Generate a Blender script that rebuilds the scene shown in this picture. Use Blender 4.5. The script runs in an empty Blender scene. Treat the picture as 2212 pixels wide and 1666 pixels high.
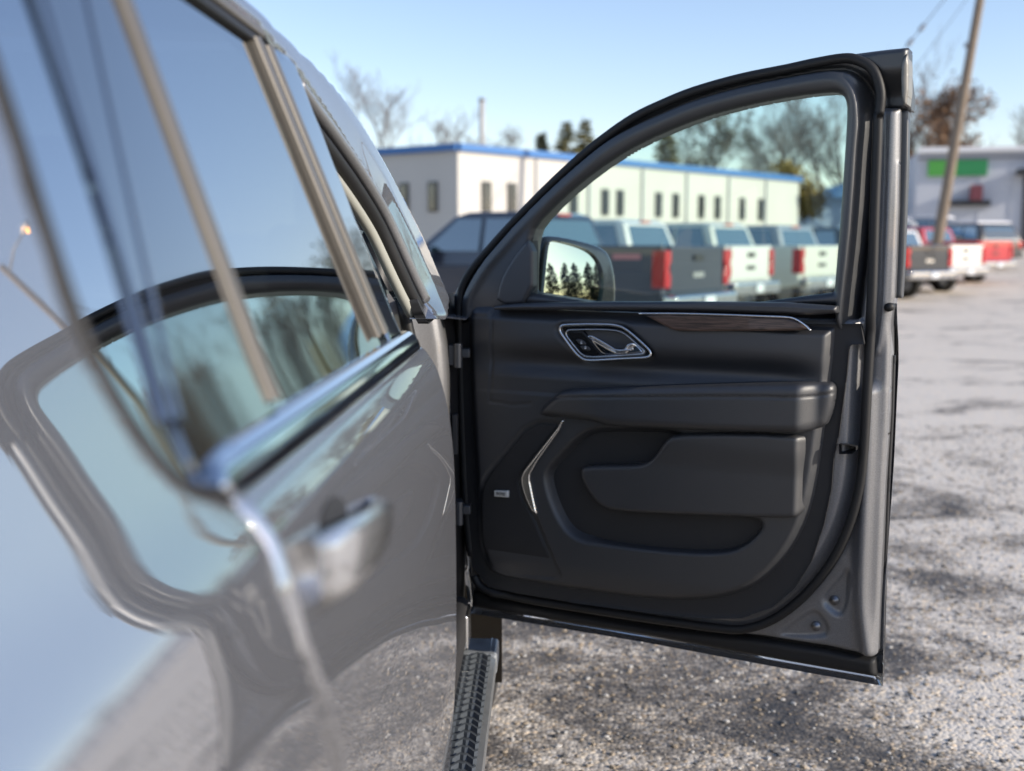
import bpy, bmesh, math, random
import numpy as np
from mathutils import Vector, Matrix
random.seed(7); np.random.seed(7)
sc = bpy.context.scene
COL = sc.collection
# ------------------------------------------------------------------ camera, light
H = 1.42                     # eye height
FPX, CXP, CYP = 2400., 1106., 833.      # focal length in units of a 2212 px wide picture
PITCH = math.atan(303/2400); PSI = math.atan(74/2400*math.cos(PITCH))
FW = np.array([-math.sin(PSI)*math.cos(PITCH), math.cos(PSI)*math.cos(PITCH), -math.sin(PITCH)])
RT = np.array([math.cos(PSI), math.sin(PSI), 0.]); UPV = np.cross(RT, FW)
CAM = np.array([0, 0, H])
cam = bpy.data.cameras.new('camera'); camo = bpy.data.objects.new('camera', cam); COL.objects.link(camo)
cam.sensor_width = 36; cam.lens = FPX/2212*36
cam.clip_start = .02; cam.clip_end = 3000
M = Matrix(((RT[0], UPV[0], -FW[0], 0), (RT[1], UPV[1], -FW[1], 0), (RT[2], UPV[2], -FW[2], H), (0, 0, 0, 1)))
camo.matrix_world = M
cam.dof.use_dof = True; cam.dof.focus_distance = 2.15; cam.dof.aperture_fstop = 2.8
sc.camera = camo
SUN_AZ, SUN_EL = math.radians(111), math.radians(21)     # azimuth clockwise from +Y
w = bpy.data.worlds.new('World'); sc.world = w; w.use_nodes = True
nt = w.node_tree; bg = nt.nodes['Background']
sky = nt.nodes.new('ShaderNodeTexSky'); sky.sky_type = 'NISHITA'; sky.sun_disc = False
sky.sun_elevation = SUN_EL; sky.sun_rotation = SUN_AZ
sky.air_density = 1.0; sky.dust_density = .25; sky.ozone_density = 2.6; sky.altitude = 100
tint = nt.nodes.new('ShaderNodeMix'); tint.data_type = 'RGBA'; tint.blend_type = 'MULTIPLY'; tint.inputs['Factor'].default_value = 1; tint.inputs['B'].default_value = (1.10, .955, .94, 1)
nt.links.new(sky.outputs[0], tint.inputs['A']); nt.links.new(tint.outputs['Result'], bg.inputs[0]); bg.inputs[1].default_value = .135
sl = bpy.data.lights.new('sun', 'SUN'); so = bpy.data.objects.new('sun', sl); COL.objects.link(so)
sl.energy = 3.3; sl.angle = math.radians(.5); sl.color = (1, .9, .76)
sdir = Vector((math.sin(SUN_AZ)*math.cos(SUN_EL), math.cos(SUN_AZ)*math.cos(SUN_EL), math.sin(SUN_EL)))
so.rotation_euler = sdir.to_track_quat('Z', 'Y').to_euler()
vs = sc.view_settings; vs.view_transform = 'Standard'; vs.look = 'None'; vs.exposure = .8; vs.gamma = 1; vs.use_curve_mapping = False
sc.render.engine = 'CYCLES'
sc.cycles.max_bounces = 10; sc.cycles.transparent_max_bounces = 12; sc.cycles.caustics_reflective = False; sc.cycles.caustics_refractive = False

# ------------------------------------------------------------------ helpers
def ray(px, py): return FW + RT*(px-CXP)/FPX + UPV*(CYP-py)/FPX
def at_y(px, py, y): d = ray(px, py); return CAM + d*(y/d[1])
def at_z(px, py, z): d = ray(px, py); return CAM + d*((z-H)/d[2])

class Pl:
    """a plane with a horizontal U, a V axis and a normal N, in metres"""
    def __init__(s, o, N, U=None):
        s.o = np.array(o, float); N = np.array(N, float); s.N = N/np.linalg.norm(N)
        if U is None: U = np.cross([0, 0, 1], s.N)
        s.U = np.array(U, float)/np.linalg.norm(U); s.V = np.cross(s.N, s.U)
        if s.V[2] < 0: s.V = -s.V
    def uv(s, px, py, h=0.):
        d = ray(px, py); t = ((s.o + s.N*h - CAM) @ s.N)/(d @ s.N); q = CAM + t*d - s.o
        return (q @ s.U, q @ s.V)
    def uvs(s, pts, h=0.): return [s.uv(x, y, h) for x, y in pts]
    def P(s, u, v, h=0.): return s.o + s.U*u + s.V*v + s.N*h

def chaikin(p, n=2, closed=True):
    p = np.array(p, float)
    for _ in range(n):
        q = np.roll(p, -1, 0) if closed else p[1:]
        b = p if closed else p[:-1]
        r = np.empty((2*len(b), p.shape[1])); r[0::2] = .75*b+.25*q; r[1::2] = .25*b+.75*q
        if not closed: r = np.vstack([p[:1], r, p[-1:]])
        p = r
    return p
def spline(p, k=6, closed=False):
    p = np.array(p, float); n = len(p); out = []
    for i in range(n if closed else n-1):
        g = lambda j: p[j % n] if closed else p[min(max(j, 0), n-1)]
        a, b, c, d = g(i-1), g(i), g(i+1), g(i+2)
        for t in np.arange(k)/k:
            out.append(.5*(2*b+(c-a)*t+(2*a-5*b+4*c-d)*t*t+(3*b-a-3*c+d)*t**3))
    if not closed: out.append(p[-1])
    return np.array(out)
def sd_poly(P):
    P = np.asarray(P, float)
    def f(u, v):
        u = np.asarray(u, float); v = np.asarray(v, float)
        d = np.full(u.shape, 1e9); ins = np.zeros(u.shape, bool)
        for a, b in zip(P, np.roll(P, -1, 0)):
            e = b-a; L = e @ e
            if L < 1e-14: continue
            wx, wy = u-a[0], v-a[1]
            t = np.clip((wx*e[0]+wy*e[1])/L, 0, 1)
            d = np.minimum(d, (wx-t*e[0])**2+(wy-t*e[1])**2)
            if a[1] != b[1]:
                c = ((a[1] > v) != (b[1] > v)) & (u < e[0]*(v-a[1])/e[1]+a[0])
                ins ^= c
        d = np.sqrt(d)
        return np.where(ins, -d, d)
    f.P = P
    return f
def d_line(P):
    P = np.asarray(P, float)
    def f(u, v):
        d = np.full(np.shape(u), 1e9)
        for a, b in zip(P[:-1], P[1:]):
            e = b-a; L = e @ e + 1e-14
            t = np.clip(((u-a[0])*e[0]+(v-a[1])*e[1])/L, 0, 1)
            d = np.minimum(d, (u-a[0]-t*e[0])**2+(v-a[1]-t*e[1])**2)
        return np.sqrt(d)
    return f
def ss(x, a, b):
    t = np.clip((x-a)/(b-a), 0, 1); return t*t*(3-2*t)
def rnd(sd, r): # quarter round at an edge, 0 inside, -r at sd = 0
    t = np.clip(1+sd/r, 0, 1); return -r*(1-np.sqrt(np.clip(1-t*t, 0, 1)))
def sub(a, b): return lambda u, v: np.maximum(a(u, v), -b(u, v))

def mesh_obj(name, verts, faces, mat=None, parent=None, smooth=True):
    me = bpy.data.meshes.new(name); me.from_pydata([tuple(map(float, q)) for q in verts], [], faces)
    if smooth: me.polygons.foreach_set('use_smooth', [True]*len(me.polygons))
    o = bpy.data.objects.new(name, me); COL.objects.link(o)
    for m in (mat if isinstance(mat, (list, tuple)) else [mat]):
        if m: me.materials.append(m)
    if parent: adopt(o, parent)
    return o
def adopt(o, parent):
    o.parent = parent; o.matrix_parent_inverse = Matrix.Identity(4)
    if parent.matrix_world != Matrix.Identity(4) or parent.location.length or any(parent.rotation_euler):
        pass
def tag(o, label=None, cat=None, group=None, kind=None):
    for k, v in (('label', label), ('category', cat), ('group', group), ('kind', kind)):
        if v: o[k] = v
    return o
def empty(name, loc=(0, 0, 0), rz=0.):
    o = bpy.data.objects.new(name, None); COL.objects.link(o); o.empty_display_size = .1
    o.location = loc; o.rotation_euler = (0, 0, rz); return o

def hf(name, pl, sdf, hfun, res, mat, parent=None, skirt=.02, pad=.0):
    """relief patch: the region sdf<0 of plane pl raised by hfun(u,v,sd); with side walls of depth skirt"""
    P = getattr(sdf, 'P', None)
    if P is None: P = hf.box
    lo, hi = np.min(P, 0)-res*2, np.max(P, 0)+res*2
    us = np.arange(lo[0], hi[0], res); vsx = np.arange(lo[1], hi[1], res)
    Ug, Vg = np.meshgrid(us, vsx, indexing='ij')
    sd = sdf(Ug, Vg)
    near = sd < 0
    cm = near[:-1, :-1] | near[1:, :-1] | near[:-1, 1:] | near[1:, 1:]
    use = np.zeros(sd.shape, bool)
    use[:-1, :-1] |= cm; use[1:, :-1] |= cm; use[:-1, 1:] |= cm; use[1:, 1:] |= cm
    ii = np.argwhere(use); idx = -np.ones(sd.shape, int); idx[use] = np.arange(len(ii))
    u = Ug[use].copy(); v = Vg[use].copy(); s = sd[use].copy()
    e = res*.05
    for _ in range(3):
        m = s > -res*.18
        if not m.any(): break
        gu = (sdf(u[m]+e, v[m])-sdf(u[m]-e, v[m]))/(2*e); gv = (sdf(u[m], v[m]+e)-sdf(u[m], v[m]-e))/(2*e)
        L = np.maximum(gu*gu+gv*gv, .25)
        u[m] -= s[m]*gu/L; v[m] -= s[m]*gv/L
        s[m] = np.where(True, sdf(u[m], v[m]), 0)
    s = np.minimum(s, 0)
    h = hfun(u, v, s)
    verts = pl.o + np.outer(u, pl.U) + np.outer(v, pl.V) + np.outer(h, pl.N)
    c = np.argwhere(cm); i, j = c[:, 0], c[:, 1]
    flip = np.dot(np.cross(pl.U, pl.V), pl.N) < 0
    q = np.stack([idx[i, j], idx[i+1, j], idx[i+1, j+1], idx[i, j+1]], 1)
    if flip: q = q[:, ::-1]
    aa = .5*np.abs((u[q[:, 2]]-u[q[:, 0]])*(v[q[:, 3]]-v[q[:, 1]])-(u[q[:, 3]]-u[q[:, 1]])*(v[q[:, 2]]-v[q[:, 0]]))
    q = q[aa > .16*res*res]                 # drop slivers left by the snapping
    faces = q.tolist(); vl = verts.tolist(); nq = len(faces)
    if skirt:
        E = np.concatenate([q[:, [0, 1]], q[:, [1, 2]], q[:, [2, 3]], q[:, [3, 0]]])
        key = np.sort(E, 1); _, inv, cnt = np.unique(key, axis=0, return_inverse=True, return_counts=True)
        B = E[cnt[inv.ravel()] == 1]
        bv = np.unique(B); n0 = len(vl); mp = {int(k): n0+2*a for a, k in enumerate(bv)}
        for k in bv:
            p = verts[k]; vl.append(p.tolist()); vl.append((p - pl.N*skirt).tolist())
        for a, b in B.tolist():
            faces.append([mp[b], mp[a], mp[a]+1, mp[b]+1])
    return mesh_obj(name, vl, faces, mat, parent)

def tube(name, pts, r, mat, parent=None, n=8, closed=False, cap=True, flat=None):
    pts = [Vector(tuple(p)) for p in pts]; N = len(pts); rs = r if isinstance(r, (list, tuple)) else [r]*N
    V = []; Fc = []; pn = None
    for i, p in enumerate(pts):
        a = pts[(i-1) % N] if (closed or i > 0) else p; b = pts[(i+1) % N] if (closed or i < N-1) else p
        t = (b-a).normalized()
        if pn is None: pn = t.orthogonal().normalized()
        pn = (pn - t*pn.dot(t)).normalized(); bn = t.cross(pn)
        for k in range(n):
            an = 2*math.pi*k/n; V.append(p + (pn*math.cos(an)+bn*math.sin(an))*rs[i])
    for i in range(N if closed else N-1):
        for k in range(n):
            j = (i+1) % N; Fc.append((i*n+k, i*n+(k+1) % n, j*n+(k+1) % n, j*n+k))
    if cap and not closed: Fc += [tuple(range(n))[::-1], tuple((N-1)*n+k for k in range(n))]
    if name is None: return V, Fc
    return mesh_obj(name, V, Fc, mat, parent)

class MB:
    """collects simple shapes into one mesh"""
    def __init__(s): s.v = []; s.f = []; s.m = []
    def add(s, V, Fc, mi=0):
        n = len(s.v); s.v += [tuple(map(float, q)) for q in V]; s.f += [tuple(n+k for k in f) for f in Fc]; s.m += [mi]*len(Fc); return s
    def box(s, c, d, rz=0, mi=0):
        x, y, z = [q/2 for q in d]; ca, sa = math.cos(rz), math.sin(rz)
        V = [(c[0]+a*ca-b*sa, c[1]+a*sa+b*ca, c[2]+g) for a in (-x, x) for b in (-y, y) for g in (-z, z)]
        return s.add(V, [(0, 1, 3, 2), (4, 6, 7, 5), (0, 4, 5, 1), (2, 3, 7, 6), (0, 2, 6, 4), (1, 5, 7, 3)], mi)
    def tube(s, pts, r, n=6, mi=0): V, Fc = tube(None, pts, r, None, n=n); return s.add(V, Fc, mi)
    def build(s, name, mat, parent=None, smooth=False, bevel=0.):
        o = mesh_obj(name, s.v, s.f, mat, parent, smooth)
        if any(s.m): o.data.polygons.foreach_set('material_index', s.m)
        if bevel:
            b = o.modifiers.new('bevel', 'BEVEL'); b.width = bevel; b.segments = 3; b.limit_method = 'ANGLE'; b.angle_limit = math.radians(35)
            o.data.polygons.foreach_set('use_smooth', [True]*len(o.data.polygons))
            wn = o.modifiers.new('wn', 'WEIGHTED_NORMAL'); wn.keep_sharp = True
        return o
def prism(poly, w0, w1, axis='y'):
    """extrude a (a,z) outline across from w0 to w1; outline in x-z"""
    n = len(poly); V = [(a, w0, z) for a, z in poly]+[(a, w1, z) for a, z in poly]
    F = [tuple(range(n)), tuple(range(2*n-1, n-1, -1))]+[(i, i+n, (i+1) % n+n, (i+1) % n) for i in range(n)]
    return V, F

# ------------------------------------------------------------------ materials
def mat(name, col, rough=.5, metal=0., spec=.5, coat=0., coat_r=.03, bump=0., bscale=200., ior=1.5, var=0., vscale=5., emit=None, coat_ior=1.5):
    m = bpy.data.materials.new(name); m.use_nodes = True; t = m.node_tree; b = t.nodes['Principled BSDF']
    b.inputs['Base Color'].default_value = (*col, 1); b.inputs['Roughness'].default_value = rough; b.inputs['Metallic'].default_value = metal
    b.inputs['Specular IOR Level'].default_value = spec; b.inputs['IOR'].default_value = ior
    b.inputs['Coat Weight'].default_value = coat; b.inputs['Coat Roughness'].default_value = coat_r; b.inputs['Coat IOR'].default_value = coat_ior
    tc = t.nodes.new('ShaderNodeTexCoord')
    if bump:
        n = t.nodes.new('ShaderNodeTexNoise'); n.inputs['Scale'].default_value = bscale; n.inputs['Detail'].default_value = 3
        bp = t.nodes.new('ShaderNodeBump'); bp.inputs['Strength'].default_value = bump; bp.inputs['Distance'].default_value = .002
        t.links.new(tc.outputs['Object'], n.inputs['Vector']); t.links.new(n.outputs['Fac'], bp.inputs['Height']); t.links.new(bp.outputs[0], b.inputs['Normal'])
    if var:
        n = t.nodes.new('ShaderNodeTexNoise'); n.inputs['Scale'].default_value = vscale; n.inputs['Detail'].default_value = 5
        r = t.nodes.new('ShaderNodeMapRange'); r.inputs['To Min'].default_value = 1-var; r.inputs['To Max'].default_value = 1+var
        mx = t.nodes.new('ShaderNodeMix'); mx.data_type = 'RGBA'; mx.blend_type = 'MULTIPLY'; mx.inputs['Factor'].default_value = 1
        mx.inputs['A'].default_value = (*col, 1)
        t.links.new(tc.outputs['Object'], n.inputs['Vector']); t.links.new(n.outputs['Fac'], r.inputs['Value'])
        t.links.new(r.outputs[0], mx.inputs['B']); t.links.new(mx.outputs['Result'], b.inputs['Base Color'])
    if emit:
        b.inputs['Emission Color'].default_value = (*emit[0], 1); b.inputs['Emission Strength'].default_value = emit[1]
    return m
def glass(name, tint, ior, gl=(1, 1, 1)):
    m = bpy.data.materials.new(name); m.use_nodes = True; t = m.node_tree; t.nodes.clear()
    o = t.nodes.new('ShaderNodeOutputMaterial'); mx = t.nodes.new('ShaderNodeMixShader'); fr = t.nodes.new('ShaderNodeFresnel'); fr.inputs[0].default_value = ior
    tr = t.nodes.new('ShaderNodeBsdfTransparent'); tr.inputs[0].default_value = (*tint, 1)
    g = t.nodes.new('ShaderNodeBsdfGlossy'); g.inputs['Roughness'].default_value = 0.; g.inputs[0].default_value = (*gl, 1)
    t.links.new(fr.outputs[0], mx.inputs[0]); t.links.new(tr.outputs[0], mx.inputs[1]); t.links.new(g.outputs[0], mx.inputs[2]); t.links.new(mx.outputs[0], o.inputs[0])
    return m
def paint(name, col, flake=.0, metal=.55, rough=.38, coat_ior=1.6):
    m = mat(name, col, rough, metal, coat=1, coat_r=.015, coat_ior=coat_ior)
    if flake:
        t = m.node_tree; b = t.nodes['Principled BSDF']; tc = t.nodes.new('ShaderNodeTexCoord')
        n = t.nodes.new('ShaderNodeTexVoronoi'); n.inputs['Scale'].default_value = 900
        r = t.nodes.new('ShaderNodeMapRange'); r.inputs['To Min'].default_value = 1-flake; r.inputs['To Max'].default_value = 1+flake
        mx = t.nodes.new('ShaderNodeMix'); mx.data_type = 'RGBA'; mx.blend_type = 'MULTIPLY'; mx.inputs['Factor'].default_value = 1; mx.inputs['A'].default_value = (*col, 1)
        t.links.new(tc.outputs['Object'], n.inputs['Vector']); t.links.new(n.outputs['Color'], r.inputs['Value']); t.links.new(r.outputs[0], mx.inputs['B']); t.links.new(mx.outputs['Result'], b.inputs['Base Color'])
    return m
GREY = paint('grey_metallic_paint', (.15, .153, .168), .12, .25, .5, 5.2)
GREYIN = paint('grey_jamb_paint', (.185, .185, .192), .25, .3, .42, 1.4)
SOFT = mat('black_soft_plastic', (.025, .027, .032), .5, spec=.9, bump=.12, bscale=900)
SOFTG = mat('charcoal_grained_plastic', (.028, .029, .033), .48, spec=.9, bump=.2, bscale=700)
LEATH = mat('black_leatherette', (.029, .0305, .035), .46, spec=.9, bump=.18, bscale=500)
GRILL = mat('speaker_mesh', (.02, .02, .022), .6, bump=.25, bscale=1200)
RUB = mat('black_rubber', (.016, .016, .017), .55, spec=.35)
RUBM = mat('matte_rubber', (.02, .02, .022), .65, bump=.1, bscale=300)
FRAME = mat('black_window_frame', (.028, .03, .034), .42, spec=.9, bump=.08, bscale=800)
GLOSSB = mat('gloss_black_trim', (.008, .008, .009), .06, coat=1, coat_ior=4.5)
CHROME = mat('chrome', (.8, .8, .81), .06, 1.)
SATIN = mat('satin_chrome', (.8, .8, .8), .22, 1.)
TANM = mat('dusty_sunlit_trim', (.115, .103, .088), .42, .2, var=.15, vscale=12)  # tan base holds warm sunlight on dusty dark trim
BEIGE = mat('pale_interior_trim', (.33, .33, .29), .55, bump=.1, bscale=600)
DARKIN = mat('dark_interior', (.012, .012, .013), .8)
STEEL = mat('hinge_steel', (.25, .25, .26), .35, .8)
STITCH = mat('stitch_thread', (.09, .085, .08), .8)
DGLASS = glass('green_tinted_glass', (.74, .90, .84), 1.4)
PGLASS = glass('privacy_glass', (.05, .055, .055), 18.0, (1, 1, 1))
WGLASS = glass('windscreen_glass', (.75, .85, .8), 1.5)
MIRR = mat('mirror_surface', (.62, .60, .48), .0, 1.)  # yellow tint stands in for the warm sun glow in the mirror
TYRE = mat('tyre_rubber', (.018, .017, .016), .8, bump=.4, bscale=40)
RIM = mat('alloy_rim', (.5, .5, .51), .3, .9)
RED = mat('red_lamp_lens', (.42, .003, .010), .2, coat=.6)
REDHI = mat('red_brake_strip', (.5, .05, .05), .25, coat=1)
AMBER = mat('amber_lens', (.8, .25, .02), .2)
WHITEP = mat('white_print', (.75, .75, .74), .5)
BADGE = mat('badge_metal', (.7, .7, .68), .35, .2)
INK = mat('badge_ink', (.03, .03, .03), .6)

def wood_mat():
    m = mat('dark_walnut_veneer', (.05, .03, .022), .4, coat=.3)
    t = m.node_tree; b = t.nodes['Principled BSDF']; tc = t.nodes.new('ShaderNodeTexCoord'); mp = t.nodes.new('ShaderNodeMapping'); mp.inputs['Scale'].default_value = (6, 6, 140)
    n = t.nodes.new('ShaderNodeTexNoise'); n.inputs['Scale'].default_value = 2.2; n.inputs['Detail'].default_value = 8; n.inputs['Distortion'].default_value = 1.2
    r = t.nodes.new('ShaderNodeValToRGB'); r.color_ramp.elements[0].color = (.03, .021, .018, 1); r.color_ramp.elements[1].color = (.20, .125, .095, 1)
    r.color_ramp.elements[0].position = .36; r.color_ramp.elements[1].position = .7
    t.links.new(tc.outputs['Object'], mp.inputs[0]); t.links.new(mp.outputs[0], n.inputs['Vector']); t.links.new(n.outputs['Fac'], r.inputs[0]); t.links.new(r.outputs[0], b.inputs['Base Color'])
    return m
WOOD = wood_mat()

# ------------------------------------------------------------------ ground
def gz(x, y):
    return .0 + .05*np.maximum(0, y-31)**1.0*(1-np.exp(-np.maximum(0, y-31)/8)) if True else 0
def ground_mat():
    m = bpy.data.materials.new('gravel_lot_with_thin_snow'); m.use_nodes = True; t = m.node_tree; b = t.nodes['Principled BSDF']; N = t.nodes.new; L = t.links.new
    tc = N('ShaderNodeTexCoord')
    def noise(s, det=6, rough=.6, dist=0., mp=None):
        n = N('ShaderNodeTexNoise'); n.inputs['Scale'].default_value = s; n.inputs['Detail'].default_value = det; n.inputs['Roughness'].default_value = rough; n.inputs['Distortion'].default_value = dist
        if mp:
            q = N('ShaderNodeMapping'); q.inputs['Scale'].default_value = mp; L(tc.outputs['Object'], q.inputs[0]); L(q.outputs[0], n.inputs['Vector'])
        else: L(tc.outputs['Object'], n.inputs['Vector'])
        return n
    def ramp(src, stops):
        r = N('ShaderNodeValToRGB'); els = r.color_ramp.elements
        while len(els) < len(stops): els.new(.5)
        for e, (p, c) in zip(els, stops): e.position = p; e.color = (*c, 1)
        L(src, r.inputs[0]); return r
    v = N('ShaderNodeTexVoronoi'); v.inputs['Scale'].default_value = 75; L(tc.outputs['Object'], v.inputs['Vector'])
    v2 = N('ShaderNodeTexVoronoi'); v2.inputs['Scale'].default_value = 34; L(tc.outputs['Object'], v2.inputs['Vector'])
    big = noise(1.0, 9, .66, .6, (.85, 1, 1)); fine = noise(9, 6, .7)
    def math_(op, a_, b_, c_=None):
        n = N('ShaderNodeMath'); n.operation = op
        for k, q in enumerate((a_, b_, c_)):
            if q is None: continue
            if isinstance(q, (int, float)): n.inputs[k].default_value = q
            else: L(q, n.inputs[k])
        return n.outputs[0]
    sx = N('ShaderNodeSeparateXYZ'); L(tc.outputs['Object'], sx.inputs[0])
    def rng(src, a0, a1, t0, t1):
        q = N('ShaderNodeMapRange'); q.inputs['From Min'].default_value = a0; q.inputs['From Max'].default_value = a1; q.inputs['To Min'].default_value = t0; q.inputs['To Max'].default_value = t1; L(src, q.inputs['Value']); return q.outputs[0]
    s1 = N('ShaderNodeSeparateColor'); L(v.outputs['Color'], s1.inputs[0]); s2 = N('ShaderNodeSeparateColor'); L(v2.outputs['Color'], s2.inputs[0])
    f0 = math_('MULTIPLY_ADD', big.outputs['Fac'], 3.0, -1.07)
    f1 = math_('MULTIPLY_ADD', s1.outputs[0], .30, f0)              # every stone keeps or loses its frost
    f2 = math_('MULTIPLY_ADD', s2.outputs[1], .12, f1)
    f3 = math_('MULTIPLY_ADD', fine.outputs['Fac'], .35, f2)
    f4 = math_('ADD', f3, rng(sx.outputs['X'], -.2, 3.0, -.16, .16))
    f5 = math_('ADD', f4, rng(sx.outputs['Y'], 3.0, 9.0, -.02, .14))
    mx = ramp(f5, [(.34, (.060, .056, .054)), (.52, (.115, .104, .093)), (.68, (.24, .215, .185)), (.82, (.46, .42, .37)), (.98, (.74, .69, .62))])
    tint = N('ShaderNodeMix'); tint.data_type = 'RGBA'; tint.blend_type = 'MULTIPLY'; tint.inputs['Factor'].default_value = .8
    L(mx.outputs[0], tint.inputs['A']); tr_ = ramp(s1.outputs[2], [(0, (.7, .68, .68)), (.6, (1, .97, .93)), (.93, (1.1, .98, .8)), (1, (1.25, 1.0, .72))]); L(tr_.outputs[0], tint.inputs['B'])
    mx = tint
    L(mx.outputs['Result'], b.inputs['Base Color'])
    rr = N('ShaderNodeMapRange'); L(big.outputs['Fac'], rr.inputs['Value']); rr.inputs['To Min'].default_value = .55; rr.inputs['To Max'].default_value = .85; L(rr.outputs[0], b.inputs['Roughness'])
    bp = N('ShaderNodeBump'); bp.inputs['Strength'].default_value = .55; bp.inputs['Distance'].default_value = .009
    hm = N('ShaderNodeMath'); hm.operation = 'MULTIPLY_ADD'; L(v.outputs['Distance'], hm.inputs[0]); hm.inputs[1].default_value = -.8; L(fine.outputs['Fac'], hm.inputs[2]); L(hm.outputs[0], bp.inputs['Height'])
    L(bp.outputs[0], b.inputs['Normal'])
    return m
GM = ground_mat()
def build_ground():
    xs = np.concatenate([np.linspace(-900, -60, 15), np.linspace(-50, 60, 111), np.linspace(75, 900, 15)])
    ys = np.concatenate([np.linspace(-400, -20, 10), np.linspace(-15, 120, 136), np.linspace(140, 1600, 24)])
    X, Y = np.meshgrid(xs, ys, indexing='ij'); Z = gz(X, np.minimum(Y, 75))
    n = len(ys); V = np.stack([X.ravel(), Y.ravel(), Z.ravel()], 1)
    F = [(i*n+j, (i+1)*n+j, (i+1)*n+j+1, i*n+j+1) for i in range(len(xs)-1) for j in range(n-1)]
    tag(mesh_obj('ground', V, F, GM), kind='structure')
    # loose stones near the vehicle
    g_ = (1+5**.5)/2
    ico = np.array([(-1, g_, 0), (1, g_, 0), (-1, -g_, 0), (1, -g_, 0), (0, -1, g_), (0, 1, g_), (0, -1, -g_), (0, 1, -g_), (g_, 0, -1), (g_, 0, 1), (-g_, 0, -1), (-g_, 0, 1)])/1.9
    of = [(0, 11, 5), (0, 5, 1), (0, 1, 7), (0, 7, 10), (0, 10, 11), (1, 5, 9), (5, 11, 4), (11, 10, 2), (10, 7, 6), (7, 1, 8), (3, 9, 4), (3, 4, 2), (3, 2, 6), (3, 6, 8), (3, 8, 9), (4, 9, 5), (2, 4, 11), (6, 2, 10), (8, 6, 7), (9, 8, 1)]
    V = []; F = []; mi = []
    for k in range(17000):
        y = .3+8.5*random.random()**.8; x = random.uniform(-.12, .25+.62*y)
        r = random.choice((.0025, .003, .004, .005, .006, .008))*random.uniform(.7, 1.2)*(1+.03*y)
        a = random.uniform(0, 6.28); R_ = np.array([[math.cos(a), -math.sin(a), 0], [math.sin(a), math.cos(a), 0], [0, 0, 1]])
        p = (ico*np.random.uniform(.8, 1.15, (12, 3))*r*np.array([1.25, .9, .62])) @ R_.T + (x, y, float(gz(x, y))+r*.22)
        n0 = len(V); V += p.tolist(); F += [tuple(n0+i for i in f) for f in of]; mi += [random.choice((0, 0, 1, 1, 1, 2, 2))]*20
    S = [mat('dark_stone', (.12, .115, .11), .7), mat('tan_stone', (.32, .26, .19), .6), mat('frosted_stone', (.48, .46, .43), .5)]
    o = mesh_obj('loose_gravel', V, F, S, smooth=False); o.data.polygons.foreach_set('material_index', mi)
    tag(o, 'loose tan and grey stones scattered over the lot beside the vehicle', 'gravel', kind='stuff')
build_ground()

# ================================================================== the vehicle
suv = empty('suv'); tag(suv, 'grey metallic sport utility vehicle at left with its front passenger door swung open', 'car')
ZT = np.array([.20, .30, .42, .50, .56, .66, .77, .90, 1.0])
XT = np.array([-.30, -.25, -.20, -.168, -.156, -.147, -.142, -.1415, -.142])
_zz = np.arange(.2, 1.9, .002); _xx = np.interp(_zz, ZT, XT)
_sl = np.interp(_zz, [1.0, 1.06, 1.12, 1.18, 1.232, 1.2375, 1.262, 1.29, 1.33, 1.36, 1.78, 1.82, 1.90], [-.01, -.03, -.09, -.21, -.37, -.63, -.65, -.48, -.38, -.36, -.36, -.8, -1.6])
_m = _zz > 1.0; _xx[_m] = -.142+np.cumsum(_sl[_m])*.002
_k = np.exp(-.5*(np.arange(-20, 21)*.002/.003)**2); _k /= _k.sum()
_xs = np.convolve(np.pad(_xx, 20, 'edge'), _k, 'valid')
_low = np.exp(-.5*(np.arange(-20, 21)*.002/.014)**2); _low /= _low.sum(); _xl = np.convolve(np.pad(_xx, 20, 'edge'), _low, 'valid')
_xs = np.where(_zz < 1.15, _xl, _xs)
def S(y, z): return np.interp(z, _zz, _xs) - .010*np.maximum(0, .55-y)**2
SIDE = Pl((0, 0, 0), (1, 0, 0), (0, 1, 0))
def side_uv(px, py):
    h = -.2
    for _ in range(30): y, z = SIDE.uv(px, py, h); h = .5*h+.5*float(S(y, z))
    return (y, z)
def suvs(p): return [side_uv(*q) for q in p]

# --- rear door, quarter panel (painted metal)
seam = [(.668, 1.30)]+suvs([(470, 1010), (532, 1092), (590, 1172), (622, 1275), (662, 1410), (740, 1666)])
seam += [(seam[-1][0]+.02, .9), (seam[-1][0]+.05, .72), (seam[-1][0]+.10, .56), (seam[-1][0]+.14, .46)]
YB = 1.728
rd = sd_poly([(seam[1][0], 1.264)]+[q for q in seam[2:]]+[(YB-.012, .46), (YB, .475), (YB, 1.25), (YB-.004, 1.264)])
def body_h(u, v, s): return S(u, v) + rnd(s, .007)
rear_door = hf('rear_door', SIDE, rd, body_h, .0075, GREY, suv, .03)
qp = sd_poly([(-.9, .55), (-.9, 1.69), (.0, 1.69), (.55, 1.69)]+[(y-.009, z) for y, z in [(.60, 1.62), (.597, 1.5), (.580, 1.42), (.575, 1.37), (.595, 1.325), (.635, 1.285), (seam[1][0]-.0, 1.264)]]
             + [(y-.006, z) for y, z in seam[2:8]]+[(.72, .72), (.66, .86), (.5, .97), (.27, 1.0), (.05, .96), (-.12, .85), (-.18, .7), (-.2, .55)])
quarter = hf('quarter_panel', SIDE, qp, body_h, .009, GREY, suv, .03)
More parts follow.
